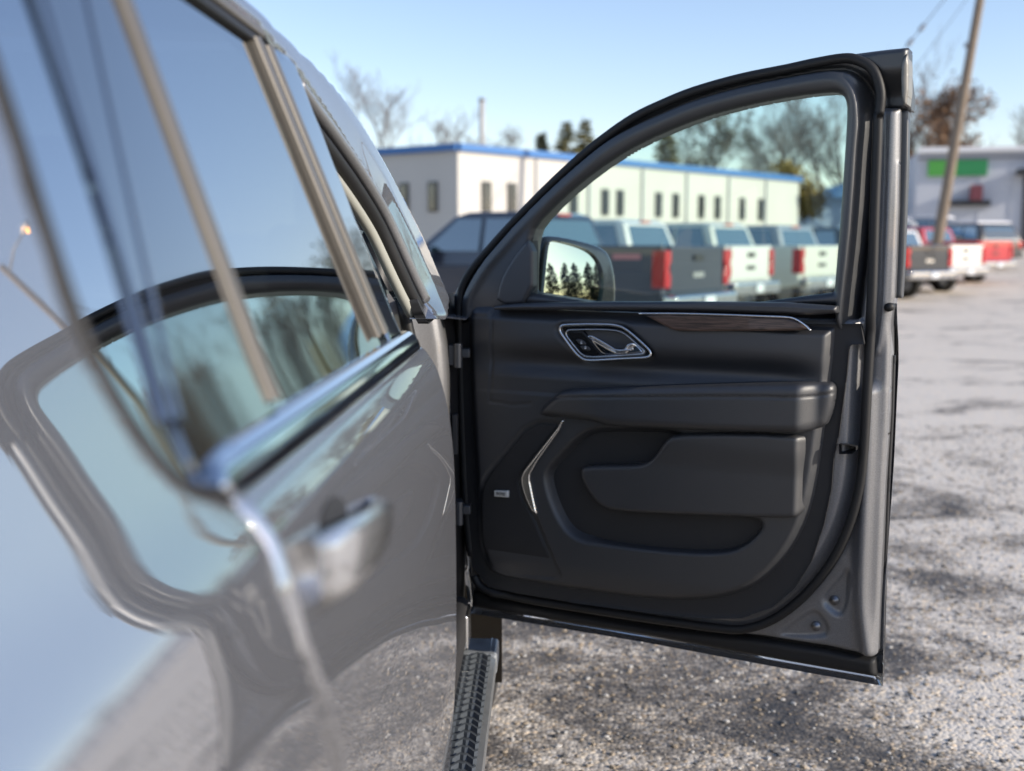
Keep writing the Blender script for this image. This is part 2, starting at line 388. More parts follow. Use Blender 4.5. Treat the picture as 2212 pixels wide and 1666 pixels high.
# --- glass strip
gl_rear = sd_poly([(.60, 1.272), (.585, 1.325), (.568, 1.37), (.573, 1.42), (.592, 1.5), (.598, 1.62), (.60, 1.685), (.885, 1.685), (.885, 1.272)])
def recess(d): return lambda u, v, s: S(u, v)-d
def strip(a, b, w):
    a, b = np.array(a), np.array(b); t = (b-a)/np.linalg.norm(b-a); n = np.array([t[1], -t[0]])*w/2
    return sd_poly([a-n, b-n, b+n, a+n])
L1a, L1b = side_uv(370, 905), side_uv(100, 0); L2a, L2b = side_uv(393, 905), side_uv(190, 0)
b1a, b1b = side_uv(581, 833), side_uv(267, 0); b2a, b2b = side_uv(822, 718), side_uv(563, 88)
TOPZ = b2b[1]
bp_a, bp_b = side_uv(842, 660), side_uv(632, 122)
# rear quarter window behind the shut line
qg = sd_poly(chaikin([(.60, 1.272), (.583, 1.325), (.567, 1.37), (.572, 1.42), (.590, 1.5), (.598, 1.62), (.60, 1.70), (L1b[0]-.003, 1.70), (L1a[0]-.003, 1.285), (.655, 1.276)], 2))
hf('quarter_glass', SIDE, qg, recess(.004), .01, PGLASS, quarter, 0)
tube('glass_gasket', [SIDE.P(u, v, float(S(u, v))-.001) for u, v in chaikin([(.60, 1.76), (.597, 1.62), (.588, 1.5), (.570, 1.42), (.564, 1.37), (.580, 1.322), (.604, 1.285), (.64, 1.272), (.67, 1.268)], 3, False)], .005, RUB, quarter)
# rear door upper frame: gloss cover between the shut line and the divider bar
cov = sd_poly([(L1a[0]+.003, 1.288), (L1b[0]+.003, 1.70), (b1b[0]-.01, 1.70), (b1a[0]-.01, 1.288)])
hf('pillar_cover', SIDE, cov, lambda u, v, s: S(u, v)-.001, .006, GLOSSB, rear_door, .01)
wg = sd_poly([(b1a[0]+.005, 1.285), (b1b[0]+.005, b1b[1]+.12), (b2b[0]-.01, TOPZ+.01), (b2a[0]-.01, 1.285)])
hf('window_glass', SIDE, wg, recess(.005), .012, PGLASS, rear_door, 0)
def bar(name, a, b, w, mt, par, lift=.004, ext=.1):
    """a low rounded strip laid along the side from a to b"""
    a, b = np.array(a), np.array(b); b = b+(b-a)*ext; t = (b-a)/np.linalg.norm(b-a); n = np.array([t[1], -t[0]])
    V = []; F = []; prof = [(-.5, -.008), (-.5, lift*.3), (-.46, lift*.75), (-.36, lift), (0, lift*1.12), (.36, lift), (.46, lift*.75), (.5, lift*.3), (.5, -.008)]; K = len(prof); N_ = 24
    for i in range(N_+1):
        c = a+(b-a)*i/N_
        for q, hh in prof:
            u, v = c+n*q*w; V.append(SIDE.P(u, v, float(S(u, v))+hh))
    for i in range(N_):
        for k in range(K-1): F.append((i*K+k, (i+1)*K+k, (i+1)*K+k+1, i*K+k+1))
    return mesh_obj(name, V, F, mt, par)
bar('shut_line_seal', L1a, L1b, .0045, GLOSSB, rear_door, .0012, .1)
bar('pillar_moulding', L2a, L2b, .005, GLOSSB, rear_door, .0008, .1)
bar('divider_bar', (b1a[0], b1a[1]-.01), b1b, .030, TANM, rear_door)
o1 = bar('frame_strip', (b2a[0]-.028, b2a[1]), (b2b[0]-.028, b2b[1]), .034, TANM, rear_door, .005, .0)
o1 = bar('frame_seal', b2a, b2b, .026, DARKIN, rear_door, -.004, .0)
o1 = bar('frame_strip', (b2a[0]+.028, b2a[1]), (b2b[0]+.028, b2b[1]), .034, TANM, rear_door, .005, .0)
bpl = sd_poly([(b2a[0]+.046, b2a[1]), (b2b[0]+.046, b2b[1]+.004), bp_b, bp_a, (bp_a[0], 1.285), (b2a[0]+.046, 1.285)])
hf('pillar_cover', SIDE, bpl, lambda u, v, s: S(u, v)+rnd(s, .004), .008, GLOSSB, rear_door, .02)
# upper window frame: dark seal and bright strip along the roof rail
ta, tb = side_uv(400, -20), side_uv(563, 88)
bar('upper_frame_strip', (tb[0]+.01, tb[1]+.012), (.9, tb[1]+.016), .016, TANM, rear_door, .006, .4)
bar('upper_frame_seal', (tb[0], tb[1]), (.9, tb[1]+.002), .014, RUB, rear_door, .002, .4)
# --- chrome belt strip
def belt_h(u, v, s):
    t = np.clip((v-1.277)/.0165, -1, 1)
    return S(u, 1.277) + .009*np.sqrt(np.clip(1-t*t, 0, 1)) - .006*t + rnd(s, .002)
bz0 = side_uv(888, 742)
cb = sd_poly([(.655, 1.268), (.64, 1.278), (.655, 1.290), (.7, 1.2935), (bz0[0]+.02, 1.2935), (bz0[0]+.035, 1.2605), (.7, 1.2605)])
hf('belt_moulding', SIDE, cb, belt_h, .004, CHROME, rear_door, .02)
# second, lower bright line of the strip where it overlaps the open door gap
# --- handle
def handle():
    # chrome pull bridging a flat dark patch
    cupc = (.655+.0, 1.205)
    yc0, yc1, zc = .56, .80, 1.212
    pts = []
    for t in np.linspace(0, 1, 25):
        y = .715+(.97-.715)*t; z = 1.203-.014*t
        off = .021*np.sin(np.pi*np.clip(t*1.0, 0, 1))**.45
        pts.append((float(S(y, z))+.003+off, y, z))
    V = []; Fc = []; n = 14
    for i, p in enumerate(pts):
        t = i/24; hw = (.030-.019*t)*(1-.25*abs(2*t-1)**3); th = .010
        for k in range(n):
            a = 2*math.pi*k/n; c, s_ = math.cos(a), math.sin(a)
            c = math.copysign(abs(c)**.6, c); s_ = math.copysign(abs(s_)**.6, s_)
            V.append((p[0]+th*c, p[1], p[2]+hw*s_))
    for i in range(24):
        for k in range(n): Fc.append((i*n+k, i*n+(k+1) % n, (i+1)*n+(k+1) % n, (i+1)*n+k))
    Fc += [tuple(range(n)), tuple(24*n+k for k in range(n))[::-1]]
    o = mesh_obj('door_handle', V, Fc, mat('silver_handle', (.66, .66, .67), .2, .8, coat=1, coat_ior=1.8), rear_door)
    cup = sd_poly([(.835+.045*math.cos(a), 1.210+.015*math.sin(a)) for a in np.linspace(0, 2*np.pi, 40)[:-1]])
    hf('cup_shade', SIDE, cup, lambda u, v, s: S(u, v)+.0015, .004, RUBM, rear_door, 0)  # flat patch, the hollow's shade put into its dark colour
handle()

# --- roof rail and A pillar (body side aperture)
roofo = spline(suvs([(430, -110), (480, -55), (540, 0), (600, 60), (680, 140), (740, 215), (800, 310), (860, 420), (910, 520), (955, 625)]), 5)
rooft = [(-.9, roofo[0][1]+.01), (.4, roofo[0][1]+.012)] + [tuple(q) for q in roofo]
inner = suvs([(930, 640), (893, 560), (845, 455), (795, 368), (740, 285), (690, 215), (655, 165)])
apil = sd_poly(rooft+suvs([(966, 648), (962, 690), (944, 690)])+inner+[(b2b[0]+.03, TOPZ+.022), (.9, TOPZ+.026), (-.9, TOPZ+.03)])
dinn = d_line(inner)
side_frame = hf('roof_rail', SIDE, apil, lambda u, v, s: S(u, v)+.001+.38*(np.minimum(dinn(u, v), .07)-.05)*ss(u, 1.55, 2.15)+rnd(s, .008), .0085, GREY, suv, .05)
# aperture weather seal and inner flange following the pillar
ins3 = spline(inner+[suvs([(945, 690)])[0], ][:0] or inner, 5)
def offp(P, d, h):
    P = np.array(P); T = np.gradient(P, axis=0); T /= np.linalg.norm(T, axis=1)[:, None]
    Q = P+np.stack([-T[:, 1], T[:, 0]], 1)*d
    return [SIDE.P(u, v, float(S(u, v))+h) for u, v in Q]
tube('pillar_flange', offp(ins3, .012, -.012), .011, GREYIN, side_frame)
tube('aperture_seal', offp(ins3, .034, -.03), .013, RUB, side_frame)
tube('pillar_flange', offp(ins3, .055, -.045), .010, BEIGE, side_frame)
# roof skin across the car
def roof():
    V = []; F = []; R_ = np.array(rooft); n = 14
    for (y, z) in R_:
        x0 = float(S(y, z))+.0
        for k in range(n):
            t = k/(n-1); x = x0-.006-t*1.05
            V.append((x, y+.10*t*(1 if y > 1.2 else 0)*(y-1.2), z-.003+.028*math.sin(t*math.pi/2)))
    for i in range(len(R_)-1):
        for k in range(n-1): F.append((i*n+k, i*n+k+1, (i+1)*n+k+1, (i+1)*n+k))
    return mesh_obj('roof', V, F, GREY, suv)
# the roof only reaches to the windscreen header
iw = [i for i, q in enumerate(rooft) if q[0] < 1.62][-1]
_full = rooft; rooft = rooft[:iw+1]; roof(); rooft = _full
# windscreen
wv = []; wf = []
wp = [q for q in _full[iw:]]
for (y, z) in wp:
    x0 = float(S(y, z))-.02; zt = (z-wp[-1][1])/(wp[0][1]-wp[-1][1])
    wv += [(x0, y, z-.01), (x0-1.6, y+.02, z-.01)]
wf = [(2*i, 2*i+1, 2*i+3, 2*i+2) for i in range(len(wp)-1)]
mesh_obj('windscreen', wv, wf, WGLASS, suv)
# --- hinge pillar: section in plan, swept in height
def sweep_plan(name, sec, z0, z1, m, parent, nz=10, lean=0.):
    V = []; F = []; n = len(sec)
    for i in range(nz):
        t = i/(nz-1); z = z0+(z1-z0)*t; dx = float(S(0, z))-float(S(0, 1.0))
        for x, y in sec: V.append((x+dx*(.4 if z > 1.15 else .2)+lean*t*0, y+lean*t, z))
    for i in range(nz-1):
        for k in range(n-1): F.append((i*n+k, i*n+k+1, (i+1)*n+k+1, (i+1)*n+k))
    return mesh_obj(name, V, F, m, parent)
pillar = sweep_plan('hinge_pillar', spline([(-.33, 2.50), (-.295, 2.515), (-.27, 2.56), (-.255, 2.60), (-.235, 2.625), (-.232, 2.72)], 5), .45, 1.32, GREYIN, suv, 14)
sweep_plan('pillar_gap', [(-.236, 2.66), (-.222, 2.74), (-.205, 2.90)], .42, 1.3, RUB, pillar)
sealp = [(-.298+(float(S(0, z))-float(S(0, 1.)))*(.4 if z > 1.15 else .2), 2.50, z) for z in np.linspace(.5, 1.30, 20)]
tube('aperture_seal', sealp, .013, RUB, pillar)
sweep_plan('kick_trim', spline([(-.43, 2.40), (-.36, 2.44), (-.322, 2.505)], 5), .5, 1.27, BEIGE, suv)
# --- dashboard end, seat, floor, far side: closes the cabin
dm = MB(); V, F = prism([(2.42, .8), (2.40, 1.18), (2.44, 1.255), (2.52, 1.285), (2.75, 1.27), (2.9, 1.2), (2.9, .8)], -.36, -1.75); V = [(y, x, z) for x, y, z in V]
dm.add(V, F); dash = dm.build('dashboard', SOFTG, suv, bevel=.02)
av = MB().box((-.42, 2.395, 1.20), (.10, .012, .05)); av.build('air_vent', DARKIN, dash)
tube('vent_ring', [(-.42+.055*math.cos(a), 2.392, 1.20+.03*math.sin(a)) for a in np.linspace(0, 2*np.pi, 24)[:-1]], .004, CHROME, dash, closed=True)
cab = MB().box((-1.0, 1.0, .52), (1.5, 3.7, .04)).box((-1.86, 1.0, .95), (.05, 3.7, .9))
cab.build('cabin_floor', DARKIN, suv)
st = MB(); V, F = prism([(1.5, .62), (2.05, .66), (2.08, .76), (1.95, .80), (1.60, .78), (1.46, 1.35), (1.33, 1.36), (1.36, .8)], -.38, -.95); st.add([(y, x, z) for x, y, z in V], F)
seat = st.build('front_seat', LEATH, suv, bevel=.04)
MB().box((-.66, 1.36, 1.46), (.28, .10, .18)).build('headrest', LEATH, seat, bevel=.03)
V, F = prism([(.3, .62), (.8, .64), (.84, .78), (.4, .78), (.28, 1.3), (.15, 1.3)], -.38, -1.7); MB().add([(y, x, z) for x, y, z in V], F).build('rear_seat', LEATH, suv, bevel=.04)
# inner B pillar
MB().box((-.36, 1.66, 1.0), (.10, .10, .9)).build('inner_pillar', DARKIN, suv, bevel=.02)
# --- front fender, bonnet, nose (behind the open door)
fw = (3.32, .40)
fen = sd_poly([(2.90, .50), (2.90, 1.20), (2.93, 1.225), (3.3, 1.215), (3.95, 1.18), (4.10, 1.1), (4.12, .55), (3.80, .55)]+[(fw[0]+.46*math.cos(a), max(.5, fw[1]+.46*math.sin(a))) for a in np.linspace(0.35, math.pi-.35, 14)]+[(2.90, .50)])
fender = hf('front_fender', SIDE, fen, lambda u, v, s: S(u, v)+rnd(s, .008), .012, GREY, suv, .05)
V = []; F = []
for i, y in enumerate(np.linspace(2.62, 4.1, 10)):
    for k, t in enumerate(np.linspace(0, 1, 8)):
        V.append((-.19-t*1.62, y, 1.245-.05*(i/9)**2+.05*math.sin(math.pi*t)))
for i in range(9):
    for k in range(7): F.append((i*8+k, i*8+k+1, (i+1)*8+k+1, (i+1)*8+k))
mesh_obj('bonnet', V, F, GREY, suv)
MB().box((-1.0, 4.12, .85), (1.7, .12, .62)).build('nose', GREY, suv, bevel=.05)
MB().box((-1.0, 3.3, .75), (1.3, 1.3, .5)).build('engine_bay', DARKIN, suv)
MB().box((-1.84, .9, .9), (.06, 3.4, .75)).build('far_side_panel', GREY, suv)
MB().box((-1.0, -.95, 1.1), (1.7, .08, 1.2)).build('tailgate', GREY, suv, bevel=.04)
wip = MB().tube([(-.26, 2.60, 1.262), (-.5, 2.72, 1.30), (-.9, 2.8, 1.31)], .008); wip.build('wiper', RUB, suv)
tri = sd_poly(suvs([(930, 600), (968, 640), (985, 665), (950, 700), (925, 650)])); hf('fender_gusset', SIDE, tri, lambda u, v, s: S(u, v)-.02, .006, RUBM, suv, .02)
MB().box((-.175, 2.88, .42), (.12, .02, .34)).build('fender_dark_plate', mat('dark_plate_black', (.012, .010, .008), .9, spec=.2, var=.5, vscale=20), suv)  # black plate added in front to darken the fender's rear bottom
# hinges
HINGEM = mat('dark_hinge_metal', (.07, .075, .085), .4, .5)
def hinge(z, par=None):
    mb = MB()
    mb.box((-.222, 2.70, z), (.03, .05, .05)); mb.tube([(-.212, 2.672, z-.03), (-.212, 2.672, z+.03)], .011, 10); mb.box((-.20, 2.70, z+.004), (.03, .03, .022))
    return mb.build('hinge', HINGEM, suv, bevel=.003)
hinge(1.155); hinge(.765)
MB().box((-.222, 2.69, .96), (.014, .03, .10)).build('check_strap', RUBM, suv, bevel=.003)
# --- running board
rb_z = .42
e0 = at_z(1041, 1666, rb_z); e1 = at_z(1066, 1388, rb_z)
xo = (e0[0]+e1[0])/2+.003; yend = e1[1]+.03
bm_ = MB(); V, F = prism([(-.30, rb_z-.06), (-.30, rb_z), (xo-.016, rb_z), (xo, rb_z-.012), (xo+.002, rb_z-.045), (xo-.02, rb_z-.07)], .2, yend); bm_.add(V, F)
board = bm_.build('running_board', mat('satin_board_plastic', (.035, .04, .046), .38, bump=.1, bscale=60), suv, bevel=.006)
rbm = mat('board_tread_rubber', (.07, .08, .09), .35, bump=.5, bscale=60, var=.5, vscale=25)
me0 = None
for k in range(70):
    y = yend-.13-k*.034
    if y < .9: break
    if me0 is None:
        V = []; F = []; nx = 22
        for i in range(nx+1):
            x = -.28+(xo-.010+.28)*i/nx; zig = .010*math.sin(i*.8)+.004*math.sin(i*2.3+1)
            V += [(x, zig-.018, -.001), (x, zig-.004, .007), (x, zig+.004, .0075), (x, zig+.011, -.001)]
        for i in range(nx):
            for q in range(3): F.append((4*i+q, 4*i+4+q, 4*i+5+q, 4*i+1+q))
        r0 = mesh_obj('tread_rib', V, F, rbm, board, False); me0 = r0.data; r0.location = (0, y, rb_z-.001)
    else:
        r0 = bpy.data.objects.new('tread_rib', me0); COL.objects.link(r0); r0.parent = board; r0.location = (0, y+random.uniform(-.003, .003), rb_z-.001)
edge = MB(); V, F = prism([(xo-.014, rb_z+.001), (xo+.001, rb_z-.008), (xo+.0035, rb_z-.03), (xo-.001, rb_z-.045)], .2, yend+.002); edge.add(V, F).build('edge_strip', mat('scuffed_alloy', (.35, .37, .39), .35, .8, var=.2, vscale=30), board)
V, F = prism([(yend-.12, rb_z+.001), (yend+.004, rb_z+.0), (yend+.012, rb_z-.02), (yend+.006, rb_z-.06), (yend-.12, rb_z-.05)], -.28, xo+.004); MB().add([(y, x, z) for x, y, z in V], F).build('end_cap', mat('end_cap_plastic', (.26, .28, .30), .32, var=.5, vscale=30, bump=.3, bscale=40), board, bevel=.008)
MB().box((-.25, 1.6, .5), (.12, 2.2, .10)).build('rocker', RUBM, suv, bevel=.02)
sill = MB(); V, F = prism([(-.36, .50), (-.24, .475), (-.205, .45), (-.2, .42), (-.36, .42)], 1.5, 2.62); sill.add(V, F).build('door_sill', GREYIN, suv, bevel=.008)
MB().box((-.192, 2.63, .49), (.016, .10, .09)).build('sill_cap', SATIN, suv, bevel=.008)
# --- wheels
def wheel(y, x=-.16):
    V = []; F = []; n = 40; prof = [(.27, -.005), (.33, .0), (.385, -.012), (.40, -.035), (.402, -.13), (.40, -.22), (.385, -.25), (.27, -.26)]
    for i in range(n):
        a = 2*math.pi*i/n
        for r, dx in prof: V.append((x+dx, y+r*math.cos(a), .40+r*math.sin(a)))
    m_ = len(prof)
    for i in range(n):
        for k in range(m_-1): F.append((i*m_+k, i*m_+k+1, ((i+1) % n)*m_+k+1, ((i+1) % n)*m_+k))
    wo = mesh_obj('wheel', V, F, TYRE, suv)
    rm = MB()
    for i in range(6):
        a = 2*math.pi*i/6
        rm.tube([(x-.05, y+.05*math.cos(a), .4+.05*math.sin(a)), (x-.02, y+.26*math.cos(a), .4+.26*math.sin(a))], [.04, .03], 6)
    rm.tube([(x-.08, y, .4), (x-.02, y, .4)], .06, 14)
    rm.tube([(x-.09, y+.268*math.cos(a), .4+.268*math.sin(a)) for a in np.linspace(0, 2*np.pi, 30)], .012, 6)
    rm.build('rim', RIM, wo, True)
wheel(fw[0], -.145); wheel(.26, -.16)

# ================================================================== the open front door
A0 = at_z(1020, 1320, .47); B0 = at_z(1907, 1475, .47)
ud = (B0-A0)/np.linalg.norm(B0-A0); nd = np.array([ud[1], -ud[0], 0.])
DO = Pl((A0[0], A0[1], 0), nd, ud)
D = DO.uvs
def pt(px, py, h): u, v = DO.uv(px, py, h); return DO.P(u, v, h)
c5 = lambda L: [(976+.2278*x, 623.5+.2278*y) for x, y in L]
c6 = lambda L: [(1301.3+.2696*x, 623.5+.2696*y) for x, y in L]
c8 = lambda L: [(1410+.3253*x, 976+.3253*y) for x, y in L]
top_out = [(975, 640), (1000, 590), (1060, 520), (1110, 465), (1180, 395), (1250, 330), (1310, 280), (1370, 240), (1430, 212), (1500, 185), (1600, 158), (1700, 138), (1800, 121), (1900, 107), (1960, 101)]
opening = [(1150, 655), (1151, 560), (1156, 515), (1166, 487), (1220, 431), (1290, 373), (1360, 327), (1430, 292), (1520, 256), (1620, 229), (1720, 210), (1795, 201), (1818, 203), (1830, 215), (1833, 240), (1830, 300), (1820, 450), (1811, 560), (1803, 655)]
# outer skin (painted, faces away) is the door itself
HS = -.03
skin_px = [(1007, 655), (1960, 655)][0:0]+[(978, 655), (985, 800), (992, 950), (1000, 1100), (1010, 1250), (1018, 1322), (1100, 1335), (1400, 1385), (1700, 1441), (1909, 1478), (1913, 1300), (1920, 1100), (1928, 900), (1936, 740), (1939, 655)]
skin = sd_poly(D(skin_px, HS))
def skin_h(u, v, s): return HS - .06*ss(v, .62, 1.0)*ss(-v, -1.32, -1.15) + .012*np.exp(s/.006)
front_door = hf('front_door', DO, skin, skin_h, .010, GREY, suv, .004)
fd = front_door
tag(fd, 'open front passenger door with black inner trim')
# jamb shell: grey inner metal
HJ = .02
shell_px = [(1900, 232), (1942, 232), (1938, 450), (1930, 640), (1921, 700), (1921, 760), (1917, 900), (1908, 1050), (1900, 1250), (1894, 1415), (1885, 1421), (1784, 1400), (1638, 1377), (1410, 1352), (1200, 1312), (1060, 1285), (1030, 1240), (1010, 1050), (1000, 850), (995, 690), (1100, 685), (1860, 690), (1880, 500), (1893, 300)]
shell = sd_poly(D(shell_px, HJ))
wsl_px = [(1030, 1240), (1050, 1268), (1117, 1290), (1247, 1312), (1410, 1337), (1475, 1346), (1540, 1355), (1605, 1359), (1670, 1338), (1735, 1289), (1794, 1218), (1833, 1140), (1856, 1057), (1866, 976), (1873, 850), (1880, 730), (1886, 640), (1892, 453), (1897, 323), (1899, 249)]
ws = spline(D(wsl_px, HJ+.01), 4)
wsreg = sd_poly(list(ws)+D([(1899, 249), (1500, 249), (1000, 640)], HJ+.01))
boss1 = sd_poly(chaikin(D([(1768, 1296), (1812, 1252), (1830, 1225), (1832, 1262), (1828, 1312), (1816, 1333), (1800, 1330)], HJ), 2))
boss2 = sd_poly(chaikin(D([(1672, 1376), (1735, 1330), (1760, 1318), (1782, 1342), (1790, 1366), (1778, 1380), (1710, 1381)], HJ), 2))
rib = d_line(spline(D([(1924, 240), (1917, 450), (1905, 700), (1893, 760)], HJ), 4))
flg = d_line(spline(D([(1878, 850), (1874, 1000), (1866, 1150), (1862, 1300), (1874, 1410)], HJ), 4))
def shell_h(u, v, s):
    d = wsreg(u, v)
    h = .014 + .032*ss(-d, .012, .042)
    h -= .009*ss(-boss1(u, v), -.004, .006) + .009*ss(-boss2(u, v), -.004, .006)
    h += .006*np.exp(-(rib(u, v)/.006)**2)
    # flange: raised ridge along the trailing edge, falling away outwards
    h += .020*np.exp(-(flg(u, v)/.016)**2)*(d > 0)
    h -= .014*ss(u, 1.018, 1.045)*(v < 1.22)
    return h + rnd(s, .012)
hf('inner_shell', DO, shell, shell_h, .005, GREYIN, fd, .045)
# weather strip round the shell, and the frame
top_seal = D([(1899, 249), (1903, 200), (1887, 152), (1854, 131), (1821, 127), (1760, 137), (1700, 150), (1600, 170), (1500, 198), (1430, 226), (1370, 255), (1310, 296), (1250, 345), (1180, 410), (1110, 482), (1060, 537), (1010, 600), (995, 660), (998, 800), (1003, 950), (1010, 1100), (1020, 1200)], HJ+.02)
full = np.vstack([ws, spline(top_seal, 4)])
tube('weather_strip', [DO.P(u, v, HJ+.012+(.012 if v > 1.25 or u < .1 else 0)) for u, v in full], .0105, RUB, fd, 10)
# hem seal along the bottom and a dark gap strip along the trailing edge
sealpx = [(1022, 1300), (1060, 1310), (1200, 1333), (1410, 1369), (1638, 1412), (1800, 1442), (1888, 1457)]
bs = sd_poly(D([(1020, 1275), (1060, 1292), (1200, 1317), (1410, 1355), (1638, 1379), (1784, 1402), (1890, 1424), (1893, 1464), (1700, 1430), (1400, 1374), (1100, 1326), (1022, 1312)], .0))
hf('rocker_seal', DO, bs, lambda u, v, s: .008+rnd(s, .014), .005, RUB, fd, .03)
tg = sd_poly(D([(1895, 1424), (1901, 1250), (1909, 1050), (1918, 900), (1922, 770), (1930, 770), (1926, 900), (1918, 1050), (1911, 1250), (1906, 1440), (1905, 1470), (1895, 1466)], -.012))
hf('edge_channel', DO, tg, lambda u, v, s: -.030+rnd(s, .004), .004, RUB, fd, .01)
bk = sd_poly(D([(1928, 236), (1959, 236), (1957, 350), (1949, 560), (1944, 645), (1920, 645), (1924, 560), (1927, 400)], .0))
hf('edge_strip', DO, bk, lambda u, v, s: -.018+rnd(s, .003), .004, FRAME, fd, .03)
# window frame, black, with groove
HF = .035
fr_out = spline(D(top_out, HF), 5)
fpoly = list(fr_out)+D([(1962, 104), (1960, 200), (1959, 232), (1912, 232), (1898, 236), (1893, 300), (1882, 500), (1871, 742), (1830, 744), (1808, 690), (1808, 657), (1152, 657), (1060, 672), (990, 700), (975, 665)], HF)
fsd0 = sd_poly(fpoly); opn = sd_poly(chaikin(D(opening, HF), 1)); fsd = lambda u, v: np.maximum(fsd0(u, v), -opn(u, v)); fsd.P = fsd0.P
groove = d_line(spline(D([(1003, 690), (1006, 640), (1040, 575), (1085, 520), (1130, 470), (1195, 405), (1262, 345), (1320, 300), (1378, 268), (1436, 242), (1505, 214), (1603, 186), (1703, 165), (1780, 152), (1830, 152), (1862, 170), (1880, 205), (1885, 260), (1880, 330), (1868, 500), (1852, 650), (1842, 742)], HF), 4))
blk = sd_poly(D([(1700, 140), (1960, 101), (1960, 232), (1912, 232), (1908, 190), (1895, 150), (1860, 128), (1820, 124)], HF))
grp = spline(D([(1003, 690), (1006, 640), (1040, 575), (1085, 520), (1130, 470), (1195, 405), (1262, 345), (1320, 300), (1378, 268), (1436, 242), (1505, 214), (1603, 186), (1703, 165), (1780, 152), (1830, 152), (1862, 170), (1880, 205), (1885, 260), (1880, 330), (1868, 500), (1852, 650), (1842, 742)], HF), 4)
ginr = sd_poly(list(grp)+[(grp[0][0], grp[-1][1])])
def frame_h(u, v, s):
    gi = ginr(u, v)
    h = .030 + .030*ss(-gi, .0, .008)               # inner band proud of the outer band
    h -= .012*np.exp(-((gi-.002)/.004)**2)            # dark groove
    h += .004*np.exp(-((gi+.024)/.010)**2)
    h += rnd(-opn(u, v), .014)
    # trailing inner pillar: its right-hand side slopes away to the jamb
    right = ss(u, .88, .93)*ss(-v, -1.78, -1.72)
    h -= right*.045*ss(gi, -.034, .002)
    h += .006*ss(-blk(u, v), .0, .004)
    return h + rnd(fsd0(u, v), .010)
hf('window_frame', DO, fsd, frame_h, .0042, FRAME, fd, .045)
# end cap of the frame at the top corner
ec = sd_poly(chaikin(D([(1948, 128), (1961, 108), (1960, 222), (1946, 226), (1944, 150)], .05), 1)); hf('frame_end_cap', DO, ec, lambda u, v, s: .050+rnd(s, .006)-.35*np.maximum(0, u-1.005), .002, mat('sunlit_end_cap', (.2, .19, .17), .4, var=.2, vscale=40), fd, .05)  # beige base carries the sunlit tone of the cap
# window glass
gp = sd_poly(D([(1145, 662), (1146, 555), (1160, 480), (1220, 424), (1290, 365), (1360, 318), (1430, 283), (1520, 247), (1620, 220), (1720, 200), (1840, 190), (1838, 300), (1818, 560), (1810, 662)], .018))
hf('window_glass', DO, gp, lambda u, v, s: .018+0*u, .02, DGLASS, fd, 0)
chn = sd_poly(D([(1144, 500), (1160, 480), (1154, 520), (1153, 655), (1144, 655)], .04)); hf('glass_channel', DO, chn, lambda u, v, s: .052+rnd(s, .003), .003, RUBM, fd, .03)

# ---- trim panel
HT = .075
trim_px = [(1000, 690), (1010, 655), (1065, 655), (1066, 668), (1808, 690), (1812, 720), (1800, 850), (1788, 940), (1771, 1060), (1752, 1130), (1722, 1192), (1680, 1245), (1635, 1282), (1580, 1305), (1530, 1314), (1440, 1313), (1350, 1307), (1200, 1285), (1100, 1268), (1058, 1256), (1040, 1235), (1028, 1180), (1018, 1050), (1008, 900)]
trim_px_s = trim_px
trim = sd_poly(chaikin(D(trim_px, HT), 1))
scoop = D([(1230, 790), (1420, 800), (1640, 795), (1730, 790)], HT); scl = d_line(scoop)
recA = sd_poly(chaikin(D([(1258, 930), (1310, 924), (1480, 926), (1510, 1000), (1510, 1104), (1630, 1117), (1650, 1132), (1640, 1154), (1612, 1179), (1575, 1195), (1500, 1197), (1400, 1189), (1282, 1174), (1255, 1170), (1222, 1150), (1196, 1105), (1178, 1052), (1176, 1022), (1190, 1000)], HT), 2))
slot = sd_poly(chaikin(D([(1262, 1060), (1290, 1094), (1330, 1106), (1500, 1115), (1632, 1121), (1645, 1130), (1640, 1150), (1612, 1177), (1575, 1194), (1500, 1196), (1400, 1188), (1282, 1173), (1256, 1140), (1222, 1050), (1236, 1020)], HT), 2))
seamv = d_line(D([(1064, 672), (1061, 760), (1058, 868)], HT)); seamh = d_line(D([(1003, 681), (1063, 684)], HT)); seamb = d_line(D([(1062, 868), (1110, 875), (1146, 872)], HT))
spk = sd_poly(chaikin(D([(1142, 908), (1216, 909), (1205, 932), (1130, 1022), (1124, 1045), (1134, 1080), (1158, 1112), (1172, 1150), (1200, 1215), (1214, 1256), (1130, 1250), (1068, 1243), (1042, 1215), (1030, 1170), (1029, 1070), (1040, 1030), (1085, 975)], HT), 1))
upper = d_line(D([(1480, 1000), (1480, 1001)], HT))
hndl_ctr = DO.uv(1310, 740, HT)
bezel_out = sd_poly(chaikin(D(c5([(1020, 400), (1030, 360), (1065, 341), (1400, 337), (1560, 345), (1650, 380), (1800, 510), (1882, 590), (1888, 635), (1850, 656), (1600, 666), (1290, 686), (1230, 662), (1170, 610), (1060, 460)]), HT), 2))
vtop = DO.uv(1400, 668, HT)[1]; varm = DO.uv(1400, 838, HT)[1]
